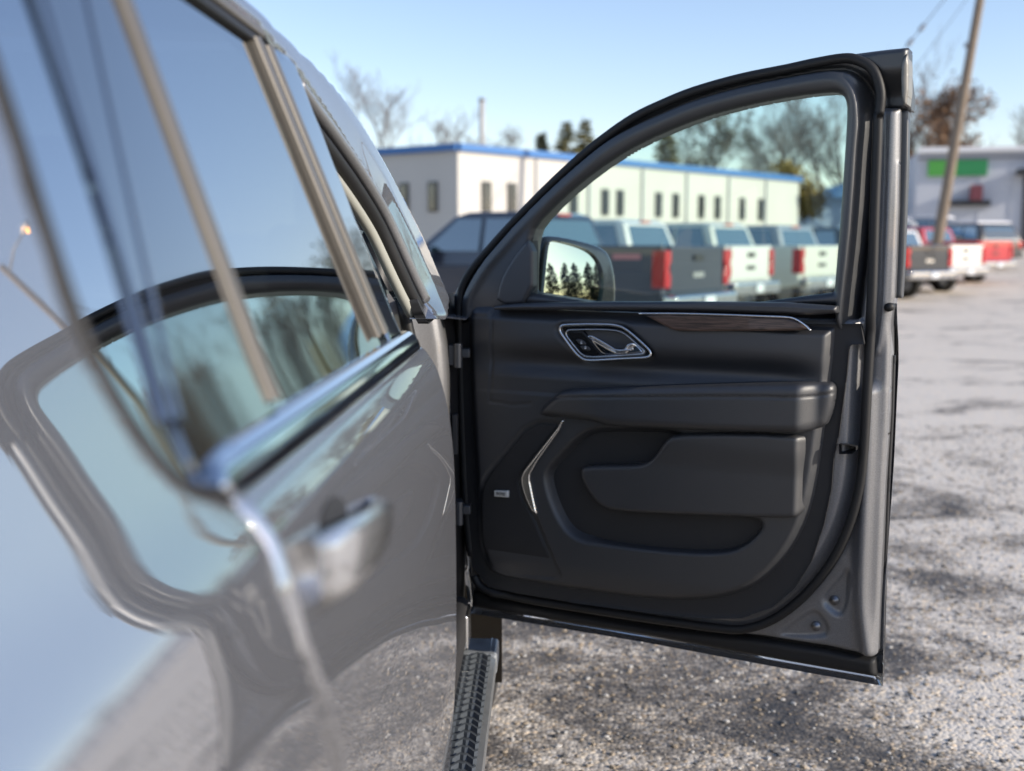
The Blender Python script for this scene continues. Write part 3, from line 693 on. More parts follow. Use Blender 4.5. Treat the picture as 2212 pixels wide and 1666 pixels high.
def trim_h(u, v, s):
    h = np.full(u.shape, HT)
    t = np.clip((v-varm)/(vtop-varm), 0, 1)
    win = ss(u, .02, .22)*ss(-u, -.93, -.80)
    # upper zone: convex roll under the belt, hollow above the armrest
    h += (.010*np.sin(np.pi*np.clip(t, 0, 1)**.7) - .030*np.exp(-((t-.24)/.17)**2))*win*(v > varm-.03)
    h -= .034*ss(-recA(u, v), -.006, .022)
    h -= .075*ss(-slot(u, v), -.001, .012)
    # lower front: gently falls to the bottom edge
    h -= .035*ss(-v, -.66, -.50)
    h -= .0035*np.exp(-(seamv(u, v)/.0022)**2)+.003*np.exp(-(seamh(u, v)/.0018)**2)+.003*np.exp(-(seamb(u, v)/.0022)**2)
    h -= .006*ss(-spk(u, v), -.002, .005)
    h -= .008*ss(-bezel_out(u, v), -.012, .0)
    # falls away at the trailing / lower edge (rounded, then a sloping side)
    edge = ss(u, .55, .72)
    h -= (.046*np.clip((s+.030)/.030, 0, 1)**1.2)*edge + .02*ss(s, -.03, 0)*(1-edge)
    return h
hf('trim_panel', DO, trim, trim_h, .0042, SOFT, fd, .03)
# black gasket band between the trim and the grey metal
band_px = [(1836, 744), (1830, 812), (1813, 941), (1803, 976), (1797, 1057), (1781, 1132), (1755, 1210), (1719, 1269), (1670, 1311), (1605, 1334), (1540, 1336), (1475, 1331), (1410, 1324), (1247, 1303), (1117, 1282), (1055, 1268), (1020, 1225), (1003, 1050), (996, 880), (990, 700), (1100, 690), (1800, 700), (1860, 700), (1868, 744)]
hf('trim_gasket', DO, sd_poly(D(band_px, .05)), lambda u, v, s: .0505+.004*np.exp(s/.004)*(u > .3), .006, RUBM, fd, .02)
# belt cap below the glass
bc = sd_poly(chaikin(D([(1068, 660), (1150, 654), (1400, 652), (1805, 655), (1808, 684), (1560, 674), (1300, 670), (1070, 671), (1062, 668)], .09), 1))
stl = d_line(D([(1150, 660), (1300, 660), (1500, 662), (1700, 668), (1808, 674)], .09))
hf('belt_cap', DO, bc, lambda u, v, s: .094-.002*np.exp(-(stl(u, v)/.002)**2)+rnd(s, .012), .003, LEATH, fd, .03)
# sail panel at the front corner of the window
sp = sd_poly(chaikin(D([(1070, 660), (1078, 610), (1105, 560), (1150, 505), (1150, 655)], .07), 1)); hf('sail_panel', DO, sp, lambda u, v, s: .071+rnd(s, .006), .004, SOFT, fd, .02)
# armrest
arm_px = [(1142, 905), (1160, 880), (1186, 856), (1212, 843), (1330, 838), (1500, 833), (1700, 829), (1778, 829), (1792, 838), (1794, 856), (1786, 900), (1768, 938), (1640, 936), (1500, 932), (1310, 925), (1272, 912), (1215, 907)]
arm = sd_poly(chaikin(D(arm_px, .12), 2))
seam_px = D([(1150, 898), (1166, 876), (1192, 863), (1230, 860), (1300, 858), (1450, 857), (1600, 857), (1750, 859), (1792, 853)], .12); aseam = d_line(spline(seam_px, 5))
def arm_h(u, v, s):
    h = .088 + .036*ss(u, .17, .45)
    h += rnd(s, .02) - .003*np.exp(-(aseam(u, v)/.0022)**2)
    h -= .034*ss(u, .852, .898)
    h -= .010*ss(-v, -1.035, -.985)
    return h
armo = hf('armrest', DO, arm, arm_h, .0036, LEATH, fd, .05)
# stitches along the armrest seam
mb = MB(); q = spline(seam_px, 30)
for i in range(4, len(q)-3, 3):
    (u0, v0), (u1, v1) = q[i], q[i+1]
    hh = float(arm_h(np.array([u0]), np.array([v0]), np.array([-.03]))[0])+.004
    mb.tube([DO.P(u0, v0+.0035, hh), DO.P(u0+(u1-u0)*1.2, v0+.0035, hh)], .0007, 4)
so_ = mb.build('stitching', STITCH, fd); tag(so_, kind='stuff')
# raised pull panel
pull = sd_poly(chaikin(D([(1462, 934), (1772, 938), (1762, 985), (1755, 1050), (1742, 1121), (1640, 1119), (1500, 1113), (1325, 1107), (1288, 1092), (1260, 1052), (1249, 1022), (1258, 1007), (1370, 1006), (1398, 1000), (1416, 985), (1438, 952)], .09), 2))
def pull_h(u, v, s):
    return .088+.006*ss(u, .3, .6)+.008*ss(v, .92, .99)-.044*ss(u, .848, .882)+rnd(s, .010)
hf('pull_panel', DO, pull, pull_h, .004, SOFTG, fd, .05)
hf('speaker_grille', DO, sd_poly(chaikin(D([(1146, 914), (1208, 914), (1198, 932), (1124, 1022), (1118, 1045), (1128, 1082), (1152, 1117), (1166, 1152), (1194, 1217), (1204, 1250), (1130, 1244), (1070, 1236), (1048, 1212), (1037, 1170), (1036, 1072), (1046, 1034), (1090, 980)], .075), 1)),
   lambda u, v, s: .072-.035*ss(-v, -.70, -.50)+rnd(s, .006), .004, GRILL, fd, .01)
# bright blade beside the grille
bl = sd_poly(D([(1217, 909), (1213, 914), (1206, 932), (1160, 996), (1143, 1026), (1143, 1040), (1149, 1070), (1158, 1112), (1147, 1104), (1134, 1078), (1125, 1048), (1124, 1034), (1129, 1020), (1160, 980), (1203, 925), (1212, 909)], .085))
hf('bright_blade', DO, bl, lambda u, v, s: .084-.3*np.maximum(0, .78-v)*.2+rnd(s, .0035)+.0*u, .0018, SATIN, fd, .015)
# badge with lettering
bd = sd_poly(D([(1067, 1060), (1097, 1061), (1097, 1075), (1067, 1073)], .08)); hf('speaker_badge', DO, bd, lambda u, v, s: .081+rnd(s, .002), .0015, BADGE, fd, .008)
def lettering(name, txt, u, v, h, size, m, parent):
    cu = bpy.data.curves.new(name, 'FONT'); cu.body = txt; cu.size = size; cu.extrude = .0003; cu.align_x = 'CENTER'; cu.align_y = 'CENTER'
    tmp = bpy.data.objects.new(name, cu); COL.objects.link(tmp); dg = bpy.context.evaluated_depsgraph_get(); dg.update()
    me = bpy.data.meshes.new_from_object(tmp.evaluated_get(dg)); bpy.data.objects.remove(tmp)
    o = bpy.data.objects.new(name, me); COL.objects.link(o); me.materials.clear(); me.materials.append(m); o.parent = parent
    p = DO.P(u, v, h)
    o.matrix_local = Matrix(((DO.U[0], DO.V[0], DO.N[0], p[0]), (DO.U[1], DO.V[1], DO.N[1], p[1]), (DO.U[2], DO.V[2], DO.N[2], p[2]), (0, 0, 0, 1)))
    return o
bu, bv = DO.uv(1082, 1067, .081); lettering('badge_lettering', 'BOSE', bu, bv, .0822, .0105, INK, fd)
# door pull bezel with lever and lock switches
inn = sd_poly(chaikin(D(c5([(1078, 430), (1090, 400), (1130, 390), (1400, 388), (1550, 395), (1640, 425), (1760, 535), (1825, 590), (1820, 612), (1790, 622), (1590, 636), (1290, 652), (1225, 622), (1180, 570), (1100, 468)]), .09), 2))
bz_full = sd_poly(chaikin(D(c5([(1020, 400), (1030, 360), (1065, 341), (1400, 337), (1560, 345), (1650, 380), (1800, 510), (1882, 590), (1888, 635), (1850, 656), (1600, 666), (1290, 686), (1230, 662), (1170, 610), (1060, 460)]), .09), 2))
bz = lambda u, v: np.maximum(bz_full(u, v), -inn(u, v)); bz.P = bz_full.P
BZM = mat('dark_chrome_bezel', (.16, .16, .165), .14, 1.)
hf('handle_bezel', DO, bz, lambda u, v, s: .086+rnd(s, .003), .0018, BZM, fd, .015)
loop = lambda poly, h: [DO.P(u, v, h) for u, v in poly.P]
tube('bezel_ring', loop(bz_full, .090), .0028, SATIN, fd, 8, True)
tube('bezel_ring', loop(inn, .089), .0014, SATIN, fd, 8, True)
hf('handle_recess', DO, inn, lambda u, v, s: .078-.026*ss(u, .155, .19)*ss(-s, 0, .006), .002, mat('recess_black', (.008, .008, .009), .35), fd, .0)
swp = sd_poly(D(c5([(1100, 400), (1240, 400), (1440, 642), (1290, 650), (1228, 620), (1180, 565), (1082, 430)]), .085)); hf('switch_plate', DO, swp, lambda u, v, s: .0845+rnd(s, .002), .002, mat('piano_black', (.012, .012, .013), .2), fd, .01)
for L_, nm in (([(1172, 482), (1238, 482), (1284, 534), (1212, 536), (1176, 492)], 0), ([(1210, 542), (1288, 540), (1322, 590), (1250, 590), (1222, 562)], 1)):
    hf('lock_button', DO, sd_poly(chaikin(D(c5(L_), .087), 1)), lambda u, v, s: .0872+rnd(s, .002), .0012, SOFT, fd, .006)
    cxp, cyp = ((1228, 514), (1266, 563))[nm]
    m_ = MB(); u, v = DO.uv(*c5([(cxp, cyp)])[0], .088)
    P_ = lambda a, b: DO.P(u+a, v+b, .0878)
    m_.add([P_(-.0022, -.0026), P_(.0022, -.0026), P_(.0022, .0006), P_(-.0022, .0006)], [(0, 1, 2, 3)])
    m_.tube([P_(-.0016+.0004*nm, .0006), P_(-.0014, .003), P_(.0004, .0036), P_(.0016, .0026), P_(.0016, .0006 if nm else .0016)], .0005, 4); m_.build('lock_symbol', WHITEP, fd)
lev = sd_poly(chaikin(D(c5([(1292, 452), (1335, 452), (1430, 505), (1500, 548), (1560, 578), (1620, 580), (1650, 565), (1664, 530), (1700, 514), (1740, 520), (1775, 555), (1815, 605), (1790, 615), (1640, 628), (1440, 641), (1375, 575), (1310, 490)]), .09), 2))
lvr = d_line(D(c5([(1292, 455), (1335, 455), (1430, 508), (1500, 550), (1560, 580), (1640, 576), (1670, 530), (1710, 518)]), .09))
hf('door_lever', DO, lev, lambda u, v, s: .088+.007*np.exp(-(lvr(u, v)/.006)**2)+rnd(s, .004), .0016, CHROME, fd, .02)
tube('lever_rim', [DO.P(u, v, .0955) for u, v in spline(D(c5([(1295, 457), (1335, 457), (1430, 508), (1500, 550), (1560, 583), (1640, 585), (1700, 580)]), .095), 4)], .0022, SATIN, fd)
# walnut inlay and its bright edge
wp_ = sd_poly(chaikin(D(c6([(330, 212), (600, 206), (900, 213), (1250, 225), (1470, 234), (1540, 250), (1610, 292), (1662, 336), (1100, 341), (700, 341), (580, 338), (480, 290), (400, 245)]), .092), 1)); hf('walnut_inlay', DO, wp_, lambda u, v, s: .093+rnd(s, .003), .003, WOOD, fd, .02)
tube('inlay_edge', [DO.P(u, v, .0955) for u, v in spline(D(c6([(292, 200), (600, 201), (900, 208), (1250, 220), (1475, 229), (1550, 247), (1618, 290), (1668, 337)]), .095), 6)], .0024, SATIN, fd)
# jamb fittings
for i, (x, y) in enumerate(((1800, 1300), (1760, 1356))):
    u, v = DO.uv(x, y, .02); m_ = MB()
    m_.tube([DO.P(u, v, -.002), DO.P(u, v, .012)], .0105, 18); m_.tube([DO.P(u, v, .0115), DO.P(u, v, .0135)], .006, 14)
    m_.build('jamb_bolt', STEEL, fd, True)
lh = sd_poly(D(c6([(1902, 1240), (1990, 1250), (2040, 1262), (2042, 1290), (2010, 1318), (1905, 1320)]), .05)); hf('latch_opening', DO, lh, lambda u, v, s: .062-.03*ss(-s, 0, .006), .002, RUB, fd, .02)
u, v = DO.uv(1920, 664, .03); MB().tube([DO.P(u, v, .0), DO.P(u, v, .034)], .009, 16).build('jamb_plug', RUB, fd, True)
# exterior mirror beyond the glass
mo = np.array(pt(1238, 590, -.21)); r_t = np.array([math.sin(math.radians(96)), math.cos(math.radians(96)), .12]); dv = mo-CAM; dv /= np.linalg.norm(dv); nm = r_t-dv
MP = Pl(mo, nm)
mg_px = [(1180, 521), (1196, 517), (1262, 536), (1288, 558), (1301, 592), (1299, 650), (1288, 668), (1166, 668), (1170, 610), (1174, 560)]
mh_px = [(1172, 516), (1186, 507), (1240, 516), (1300, 532), (1320, 552), (1332, 600), (1333, 668), (1320, 690), (1158, 690), (1163, 610), (1167, 560)]
RADM = 1.3
mgl = lambda u, v, s: .006-(u*u+v*v)/(2*RADM)
hf('mirror_glass', MP, sd_poly(chaikin(MP.uvs(mg_px), 2)), mgl, .004, MIRR, fd, 0)
mh0 = sd_poly(chaikin(MP.uvs(mh_px), 2)); mg0 = sd_poly(chaikin(MP.uvs(mg_px), 2)); mhs = lambda u, v: np.maximum(mh0(u, v), -mg0(u, v)-.003); mhs.P = mh0.P
hf('mirror_housing', MP, mhs, lambda u, v, s: mgl(u, v, s)+.008+rnd(mh0(u, v), .018), .004, mat('mirror_shell_dark', (.02, .022, .026), .2, coat=.5), fd, .12)
mshell = hf('mirror_back', MP, mh0, lambda u, v, s: -.03-.10*np.sqrt(np.clip(-s/.06, 0, 1)), .006, RUBM, fd, 0)
MB().tube([pt(1150, 660, -.04), pt(1200, 680, -.21)], [.03, .03], 10).build('mirror_arm', RUBM, fd, True)
#BACKGROUND
# ================================================================== background
def bgp(px, Z):
    d = ray(px, 530.); return (d[0]/d[1]*Z, Z)
TK = {}
def tpaint(n, c):
    if n not in TK: TK[n] = paint(n, c, 0, .2, .4, 1.5)
    return TK[n]
WIN = mat('vehicle_teal_glass', (.045, .085, .095), .05, coat=1, coat_ior=2.6)  # teal base stands in for sky light reflected and seen through
CHR2 = mat('bumper_chrome', (.7, .7, .7), .15, 1.)
PLAST = mat('dark_plastic', (.025, .025, .027), .6)
SNOWM = mat('settled_snow', (.8, .8, .82), .8, bump=.4, bscale=30)
PLATE = mat('number_plate', (.65, .66, .68), .4)
def quad_panel(name, pts, m, par, th=.012):
    """a thin slab standing a little proud; pts in order, local coordinates"""
    P = [Vector(p) for p in pts]; n = (P[1]-P[0]).cross(P[2]-P[0]).normalized()*th
    k = len(P); V = [p+n for p in P]+[p-n for p in P]
    F = [tuple(range(k)), tuple(range(2*k-1, k-1, -1))]+[(i, i+k, (i+1) % k+k, (i+1) % k) for i in range(k)]
    return mesh_obj(name, V, F, m, par, False)
def arch(x, r=.50, z=.42, n=9, x0=None):
    return [(x-r*math.cos(a), z+r*math.sin(a)) for a in np.linspace(.15, math.pi-.15, n)]
def road_wheel(par, x, y):
    mb = MB(); n = 22; s = 1 if y > 0 else -1
    prof = [(.25, .0), (.34, .02), (.40, -.01), (.405, -.22), (.25, -.24)]
    V = []; F = []
    for i in range(n):
        a = 2*math.pi*i/n
        for r, d in prof: V.append((x+r*math.cos(a), y+s*d, .405+r*math.sin(a)))
    k = len(prof)
    for i in range(n):
        for j in range(k-1): F.append((i*k+j, i*k+j+1, ((i+1) % n)*k+j+1, ((i+1) % n)*k+j))
    w_ = mesh_obj('wheel', V, F, TYRE, par)
    rm = MB()
    for i in range(6):
        a = 2*math.pi*i/6; rm.tube([(x, y-s*.02, .405), (x+.25*math.cos(a), y-s*.0, .405+.25*math.sin(a))], [.05, .03], 5)
    rm.tube([(x, y-s*.10, .405), (x, y-s*.07, .405)], .25, 18); rm.build('rim', RIM, w_)
    return w_
def pickup(px, Z, head, col, label, mirror_snow=True, decal=False, cap=None):
    x, y = bgp(px, Z)
    a = math.radians(head)              # clockwise from +Y
    t = empty('pickup_truck', (0, 0, 0), math.pi/2-a); tag(t, label, 'pickup truck', 'pickup trucks parked in a row')
    # local: X forward, Y left, origin on the ground under the rear left corner lamp
    h = np.array([math.sin(a), math.cos(a)]); l = np.array([-h[1], h[0]])
    c = np.array([x, y])-l*.93; t.location = (c[0], c[1], float(gz(c[0], c[1])))
    m = tpaint(*col); W = 1.0
    low = [(.03, .62), (.03, 1.0), (.02, 1.08), (1.95, 1.08), (1.95, 1.12), (4.35, 1.12), (5.6, 1.06), (5.72, .95), (5.76, .5), (5.4, .42)] + arch(4.78)[::-1] + [(4.2, .40), (1.75, .40)] + arch(1.22)[::-1] + [(.62, .5), (.3, .58)]
    b = MB().add(*prism(low, -W, W)); body = b.build('body', m, t, bevel=.04)
    mb = MB()                                     # bed sides and front wall
    for s in (-1, 1): mb.box((.97, s*.94, 1.24), (1.95, .12, .34))
    bed = MB().box((.97, .94, 1.24), (1.9, .12, .36)).build('bed_side', m, t, bevel=.03); MB().box((.97, -.94, 1.24), (1.9, .12, .36)).build('bed_side', m, t, bevel=.03)
    MB().box((1.0, 0, 1.085), (1.85, 1.74, .02)).build('bed_floor', PLAST, t)
    tg_ = MB().box((.03, 0, 1.10), (.08, 1.66, .62)).build('tailgate', m, t, bevel=.025)
    MB().box((-.02, 0, 1.25), (.03, .28, .08)).build('tailgate_handle', PLAST, tg_)
    MB().box((-.02, .0, 1.02), (.012, .34, .07)).build('tailgate_emblem', SATIN if col[1][0] < .3 else PLAST, tg_)
    cabp = [(1.98, 1.10), (2.0, 1.42), (2.16, 1.84), (2.35, 1.90), (3.3, 1.90), (3.55, 1.84), (4.3, 1.30), (4.42, 1.10)]
    V, F = prism(cabp, -.95, .95); V = [(p[0], p[1]*(1-.22*max(0, p[2]-1.25)), p[2]) for p in V]; cab_ = MB().add(V, F).build('cab', m, t, bevel=.04)
    yw = lambda z, s: s*(.95*(1-.22*max(0, z-1.25))+.003)
    for s in (-1, 1):
        for (xa, xb, xc, xd) in ((2.18, 2.95, 2.95, 2.34), (3.03, 4.02, 3.46, 3.03)):
            quad_panel('side_window', [(xa, yw(1.33, s), 1.33), (xb, yw(1.33, s), 1.33), (xc, yw(1.80, s), 1.80), (xd, yw(1.80, s), 1.80)], WIN, cab_)
    quad_panel('rear_window', [(2.0, -.78, 1.40), (2.0, .78, 1.40), (2.145, .70, 1.78), (2.145, -.70, 1.78)], WIN, cab_)
    quad_panel('windscreen', [(4.28, -.80, 1.34), (4.28, .80, 1.34), (3.60, .70, 1.82), (3.60, -.70, 1.82)], WIN, cab_)
    MB().box((2.16, 0, 1.865), (.05, .34, .035)).build('high_brake_lamp', REDHI, cab_)
    for s in (-1, 1):
        yo = [(1.015, .86), (1.015, 1.35), (.84, 1.35), (.83, 1.22), (.90, 1.12), (.83, 1.0), (.85, .86)]; V, F = prism([(s*q, z) for q, z in yo], -.03, .17); V = [(p[1], p[0], p[2]) for p in V]; MB().add(V, F).build('tail_lamp', RED, t, bevel=.015)
        MB().box((3.95, s*1.12, 1.32), (.12, .22, .26)).build('wing_mirror', PLAST, t, bevel=.04)
        for z in (.62, .82): pass
    bp_ = MB().box((-.08, 0, .66), (.22, 1.98, .22)).build('rear_bumper', CHR2, t, bevel=.05)
    MB().box((-.2, 0, .66), (.02, .32, .15)).build('number_plate', PLATE, bp_)
    MB().box((5.78, 0, .62), (.16, 1.9, .28)).build('front_bumper', CHR2, t, bevel=.05)
    for xw in (1.22, 4.78):
        for s in (-1, 1): road_wheel(t, xw, s*.97)
    if decal: MB().box((.55, 1.003, 1.27), (.42, .006, .07)).build('bed_decal', mat('bed_decal_print', (.55, .2, .2), .5), t)
    if cap:
        V, F = prism([(2.3, 1.905), (2.4, 1.96), (3.3, 1.96), (3.45, 1.90)], -.74, .74); MB().add(V, F).build('snow_cover', SNOWM, t, bevel=.02)
    return t
DKBL = ('dark_blue_paint', (.018, .024, .045)); WHT = ('white_truck_paint', (.74, .73, .68)); SILV = ('silver_truck_paint', (.33, .35, .37)); REDP = ('red_truck_paint', (.45, .01, .015)); BLK = ('black_truck_paint', (.015, .016, .018)); CREAM = ('pearl_truck_paint', (.66, .66, .58))
HD = -40
pickup(1440, 14.6, -57, DKBL, 'dark blue crew cab pickup, nearest of the parked row', decal=True)
pickup(1574, 19.5, -56, WHT, 'white pickup just right of the nearest dark blue pickup, seen through the door window')
pickup(1733, 22.5, -52, CREAM, 'pearl white pickup near the right side of the door window, beyond the plain white one')
pickup(1857, 25.5, -48, SILV, 'silver pickup mostly hidden behind the trailing pillar of the open door')
pickup(1962, 28.5, HD+2, BLK, 'black pickup just right of the open door, in front of the leaning pole')
pickup(2046, 32, HD+2, WHT, 'white pickup parked between the black pickup and the red pickup')
pickup(2116, 36, HD+2, REDP, 'bright red pickup at the far end of the row, right of the leaning pole')

def wagon(px, Z, head, col, label, cap=True):
    x, y = bgp(px, Z); a = math.radians(head)
    t = empty('parked_suv', (x, y, float(gz(x, y))), math.pi/2-a); tag(t, label, 'car', 'cars parked by the far buildings')
    m = tpaint(*col)
    low = [(.0, .55), (-.02, 1.0), (.02, 1.1), (3.7, 1.08), (4.6, 1.0), (4.72, .85), (4.74, .5), (4.4, .4)]+arch(3.85, .45, .38)[::-1]+[(3.3, .36), (1.4, .36)]+arch(.92, .45, .38)[::-1]+[(.4, .42)]
    MB().add(*prism(low, -.95, .95)).build('body', m, t, bevel=.05)
    cabp = [(.02, 1.08), (.10, 1.35), (.32, 1.72), (.5, 1.77), (2.4, 1.77), (2.7, 1.70), (3.5, 1.2), (3.6, 1.08)]
    V, F = prism(cabp, -.92, .92); V = [(p[0], p[1]*(1-.2*max(0, p[2]-1.15)), p[2]) for p in V]; g = MB().add(V, F).build('cab', m, t, bevel=.04)
    yw = lambda z, s: s*(.92*(1-.2*max(0, z-1.15))+.003)
    for s in (-1, 1):
        for (xa, xb, xc, xd) in ((.3, 1.1, 1.1, .5), (1.18, 2.1, 2.1, 1.18), (2.18, 3.2, 2.6, 2.18)):
            quad_panel('side_window', [(xa, yw(1.2, s), 1.2), (xb, yw(1.2, s), 1.2), (xc, yw(1.66, s), 1.66), (xd, yw(1.66, s), 1.66)], WIN, g)
    quad_panel('rear_window', [(.045, -.74, 1.2), (.045, .74, 1.2), (.27, .66, 1.66), (.27, -.66, 1.66)], WIN, g)
    quad_panel('windscreen', [(3.42, -.76, 1.27), (3.42, .76, 1.27), (2.76, .66, 1.68), (2.76, -.66, 1.68)], WIN, g)
    for s in (-1, 1): MB().box((.02, s*.82, .98), (.1, .24, .26)).build('tail_lamp', RED, t, bevel=.03)
    MB().box((-.02, 0, .58), (.14, 1.86, .2)).build('rear_bumper', PLAST, t, bevel=.04)
    for xw in (.92, 3.85):
        for s in (-1, 1): road_wheel(t, xw, s*.93)
    if cap:
        V, F = prism([(.42, 1.775), (.5, 1.86), (2.4, 1.86), (2.6, 1.78)], -.78, .78); MB().add(V, F).build('snow_cover', SNOWM, t, bevel=.03)
    return t
wagon(2165, 43, -20, BLK, 'dark car with snow on its roof at the right edge, beyond the red pickup')
wagon(1990, 46, -75, WHT, 'white snow-topped car standing before the far grey building, left of the leaning pole')
wagon(2076, 49, -60, SILV, 'silver snow-topped car standing before the far grey building, right of the leaning pole')

# ---- main white building with blue roof edge
def wall_frame(name, p0, p1, z0, z1, th, m, par):
    d = np.array(p1)-np.array(p0); L = np.linalg.norm(d); rz = math.atan2(d[1], d[0]); c = (np.array(p0)+np.array(p1))/2
    return MB().box((c[0], c[1], (z0+z1)/2), (L, th, z1-z0), rz).build(name, m, par)
WALL = mat('white_block_wall', (.56, .54, .50), .75, var=.10, vscale=.35, bump=.2, bscale=30)
BLUE = mat('blue_roof_edge', (.05, .17, .42), .55)
PANE = mat('dark_window_pane', (.03, .035, .04), .1, coat=1)
WFR = mat('window_surround', (.08, .08, .075), .6)
CREASE = mat('downpipe_grey', (.5, .5, .5), .5)
off = empty('white_building'); tag(off, 'long low white building with a bright blue roof edge behind the parked pickups', 'building')
c0 = np.array(bgp(990, 40.)); c1 = np.array(bgp(1722, 60.)); c2 = c0+(np.array(bgp(820, 42.2))-c0)*2.2
TOPB = 5.0
nR = np.array([(c1-c0)[1], -(c1-c0)[0]]); nR /= np.linalg.norm(nR); nL = np.array([(c2-c0)[1], -(c2-c0)[0]]); nL /= np.linalg.norm(nL); nL = -nL if nL[1] > 0 else nL
eR = (c1-c0)/np.linalg.norm(c1-c0); eL = (c2-c0)/np.linalg.norm(c2-c0)
LR, LL = np.linalg.norm(c1-c0), np.linalg.norm(c2-c0)
far = c1+c2-c0
sh = MB(); pts = [c0, c1, far, c2]
V = [(p[0], p[1], -.5) for p in pts]+[(p[0], p[1], TOPB-.05) for p in pts]
sh.add(V, [(0, 1, 5, 4), (1, 2, 6, 5), (2, 3, 7, 6), (3, 0, 4, 7), (4, 5, 6, 7)]); sh.build('wall', WALL, off)
def band(name, a, e, n, L, z0, z1, th, m):
    p0 = a+n*th/2*.9-e*.0; return wall_frame(name, p0, p0+e*L, z0, z1, th, m, off)
band('roof_edge', c0, eR, nR, LR+.1, TOPB-.25, TOPB, .16, BLUE); band('roof_edge', c0, eL, nL, LL+.1, TOPB-.25, TOPB, .16, BLUE)
rfm = mat('snowy_flat_roof', (.6, .6, .62), .8); V = [(p[0], p[1], TOPB+.004) for p in pts]; mesh_obj('roof', V, [(0, 1, 2, 3)], rfm, off, False)
def solve_t(a, e, px):
    d = ray(px, 530.); k = d[0]/d[1]; return (k*a[1]-a[0])/(e[0]-k*e[1])
def window(a, e, n, px, w_, z0, z1):
    t_ = solve_t(a, e, px); p = a+e*t_
    fr = wall_frame('window', p-e*(w_/2+.07)+n*.02, p+e*(w_/2+.07)+n*.02, z0-.07, z1+.07, .10, WFR, off)
    wall_frame('pane', p-e*w_/2+n*.04, p+e*w_/2+n*.04, z0, z1, .10, PANE, fr)
for px in (1050, 1105, 1237, 1305, 1337, 1420, 1457, 1512, 1547, 1600, 1640): window(c0, eR, nR, px, .34, 2.72, 3.66)
for px in (937, 875, 812, 750): window(c0, eL, nL, px, .30, 2.70, 3.62)
for px in (1157, 1270, 1385, 1480, 1570, 1650): t_ = solve_t(c0, eR, px); p = c0+eR*t_+nR*.06; wall_frame('downpipe', p-eR*.05, p+eR*.05, 0, TOPB-.34, .08, CREASE, off)
p = c0+eR*solve_t(c0, eR, 1362)+nR*.05; wall_frame('blue_plaque', p-eR*.3, p+eR*.3, 1.75, 2.15, .06, BLUE, off)
cx_, cy_ = bgp(1042, 46); ch = empty('roof_stack', (cx_, cy_, TOPB-.3)); tag(ch, 'tall pale vent stack rising from the white building roof', 'chimney')
stm = mat('pale_stack_metal', (.42, .40, .38), .6, var=.2, vscale=2)
MB().tube([(0, 0, 0), (0, 0, 2.5)], .11, 12).build('pipe', stm, ch, True); MB().tube([(0, 0, 2.5), (0, 0, 2.62)], .14, 12).build('cap', mat('stack_cap_metal', (.25, .25, .25), .5, .5), ch, True)
# pale blue building behind
x_, y_ = bgp(1742, 78); bb = empty('blue_building', (x_, y_, 0)); tag(bb, 'low pale blue building seen behind the end of the white building', 'building')
zt = 1.42+145/2400*78
MB().box((5, 4, zt/2-.8), (11, 8, zt+.6-1.6)).build('wall', mat('blue_grey_wall', (.32, .40, .50), .7), bb); V, F = prism([(-1, zt-1.3), (5, zt), (11, zt-1.3), (11, zt-1.5), (-1, zt-1.5)], -.6, 8.6); MB().add(V, F).build('roof', mat('blue_metal_roof', (.22, .38, .58), .4, .2), bb)
# ---- grey building with green sign
gb = empty('grey_building'); tag(gb, 'pale grey metal building with a long green sign, behind the leaning pole', 'building')
g0 = np.array(bgp(1974, 58.)); g1 = g0+np.array([26., -5.5]); eG = (g1-g0)/np.linalg.norm(g1-g0); nG = np.array([eG[1], -eG[0]])
GW = mat('pale_metal_cladding', (.50, .52, .57), .6, var=.06, vscale=.5); ZG = 1.42+193/2400*58
back = -nG*16
pts = [g0, g1, g1+back, g0+back]; V = [(p[0], p[1], 0) for p in pts]+[(p[0], p[1], ZG) for p in pts]
MB().add(V, [(0, 1, 5, 4), (1, 2, 6, 5), (2, 3, 7, 6), (3, 0, 4, 7), (4, 5, 6, 7)]).build('wall', GW, gb)
def gband(name, pa, pb, z0, z1, th, m, par=gb):
    ta, tb_ = solve_t(g0, eG, pa), solve_t(g0, eG, pb); return wall_frame(name, g0+eG*ta+nG*th*.45, g0+eG*tb_+nG*th*.45, z0, z1, th, m, par)
zg = lambda py, px: 1.42+(530-py)/2400*(g0+eG*solve_t(g0, eG, px))[1]
sgn = gband('sign', 1997, 2058, zg(386, 2030), zg(353, 2030), .18, mat('light_green_sign', (.07, .32, .05), .4)); sgn['label'] = 'light green left half of the sign'
sgn = gband('sign', 2058.3, 2123, zg(386, 2030), zg(353, 2030), .18, mat('dark_green_sign', (.02, .22, .07), .4)); sgn['label'] = 'darker green right half of the sign'
wall_frame('snow_edge', g0+nG*.1, g1+nG*.1, ZG-.02, ZG+.22, .5, SNOWM, gb)
wall_frame('roof_gutter', g0+nG*.08, g1+nG*.08, ZG-.36, ZG-.25, .14, mat('gutter_grey', (.25, .26, .3), .5), gb)
gband('door_canopy', 2186, 2330, zg(384, 2200), zg(373, 2200), 1.2, PLAST); gband('doorway', 2203, 2300, .3, zg(386, 2200), .1, mat('dark_doorway', (.05, .05, .06), .6))
gband('loading_ledge', 2040, 2132, zg(447, 2090), zg(437, 2090), .5, PLAST)
tb2 = MB(); p = g0+eG*solve_t(g0, eG, 2100)+nG*.4; tb2.box((p[0], p[1], zg(421, 2100)), (.5, .4, .75)); o = tb2.build('red_crate', mat('faded_red_paint', (.25, .07, .08), .7), None); tag(o, 'faded red crate standing on the dark ledge of the grey building', 'crate')
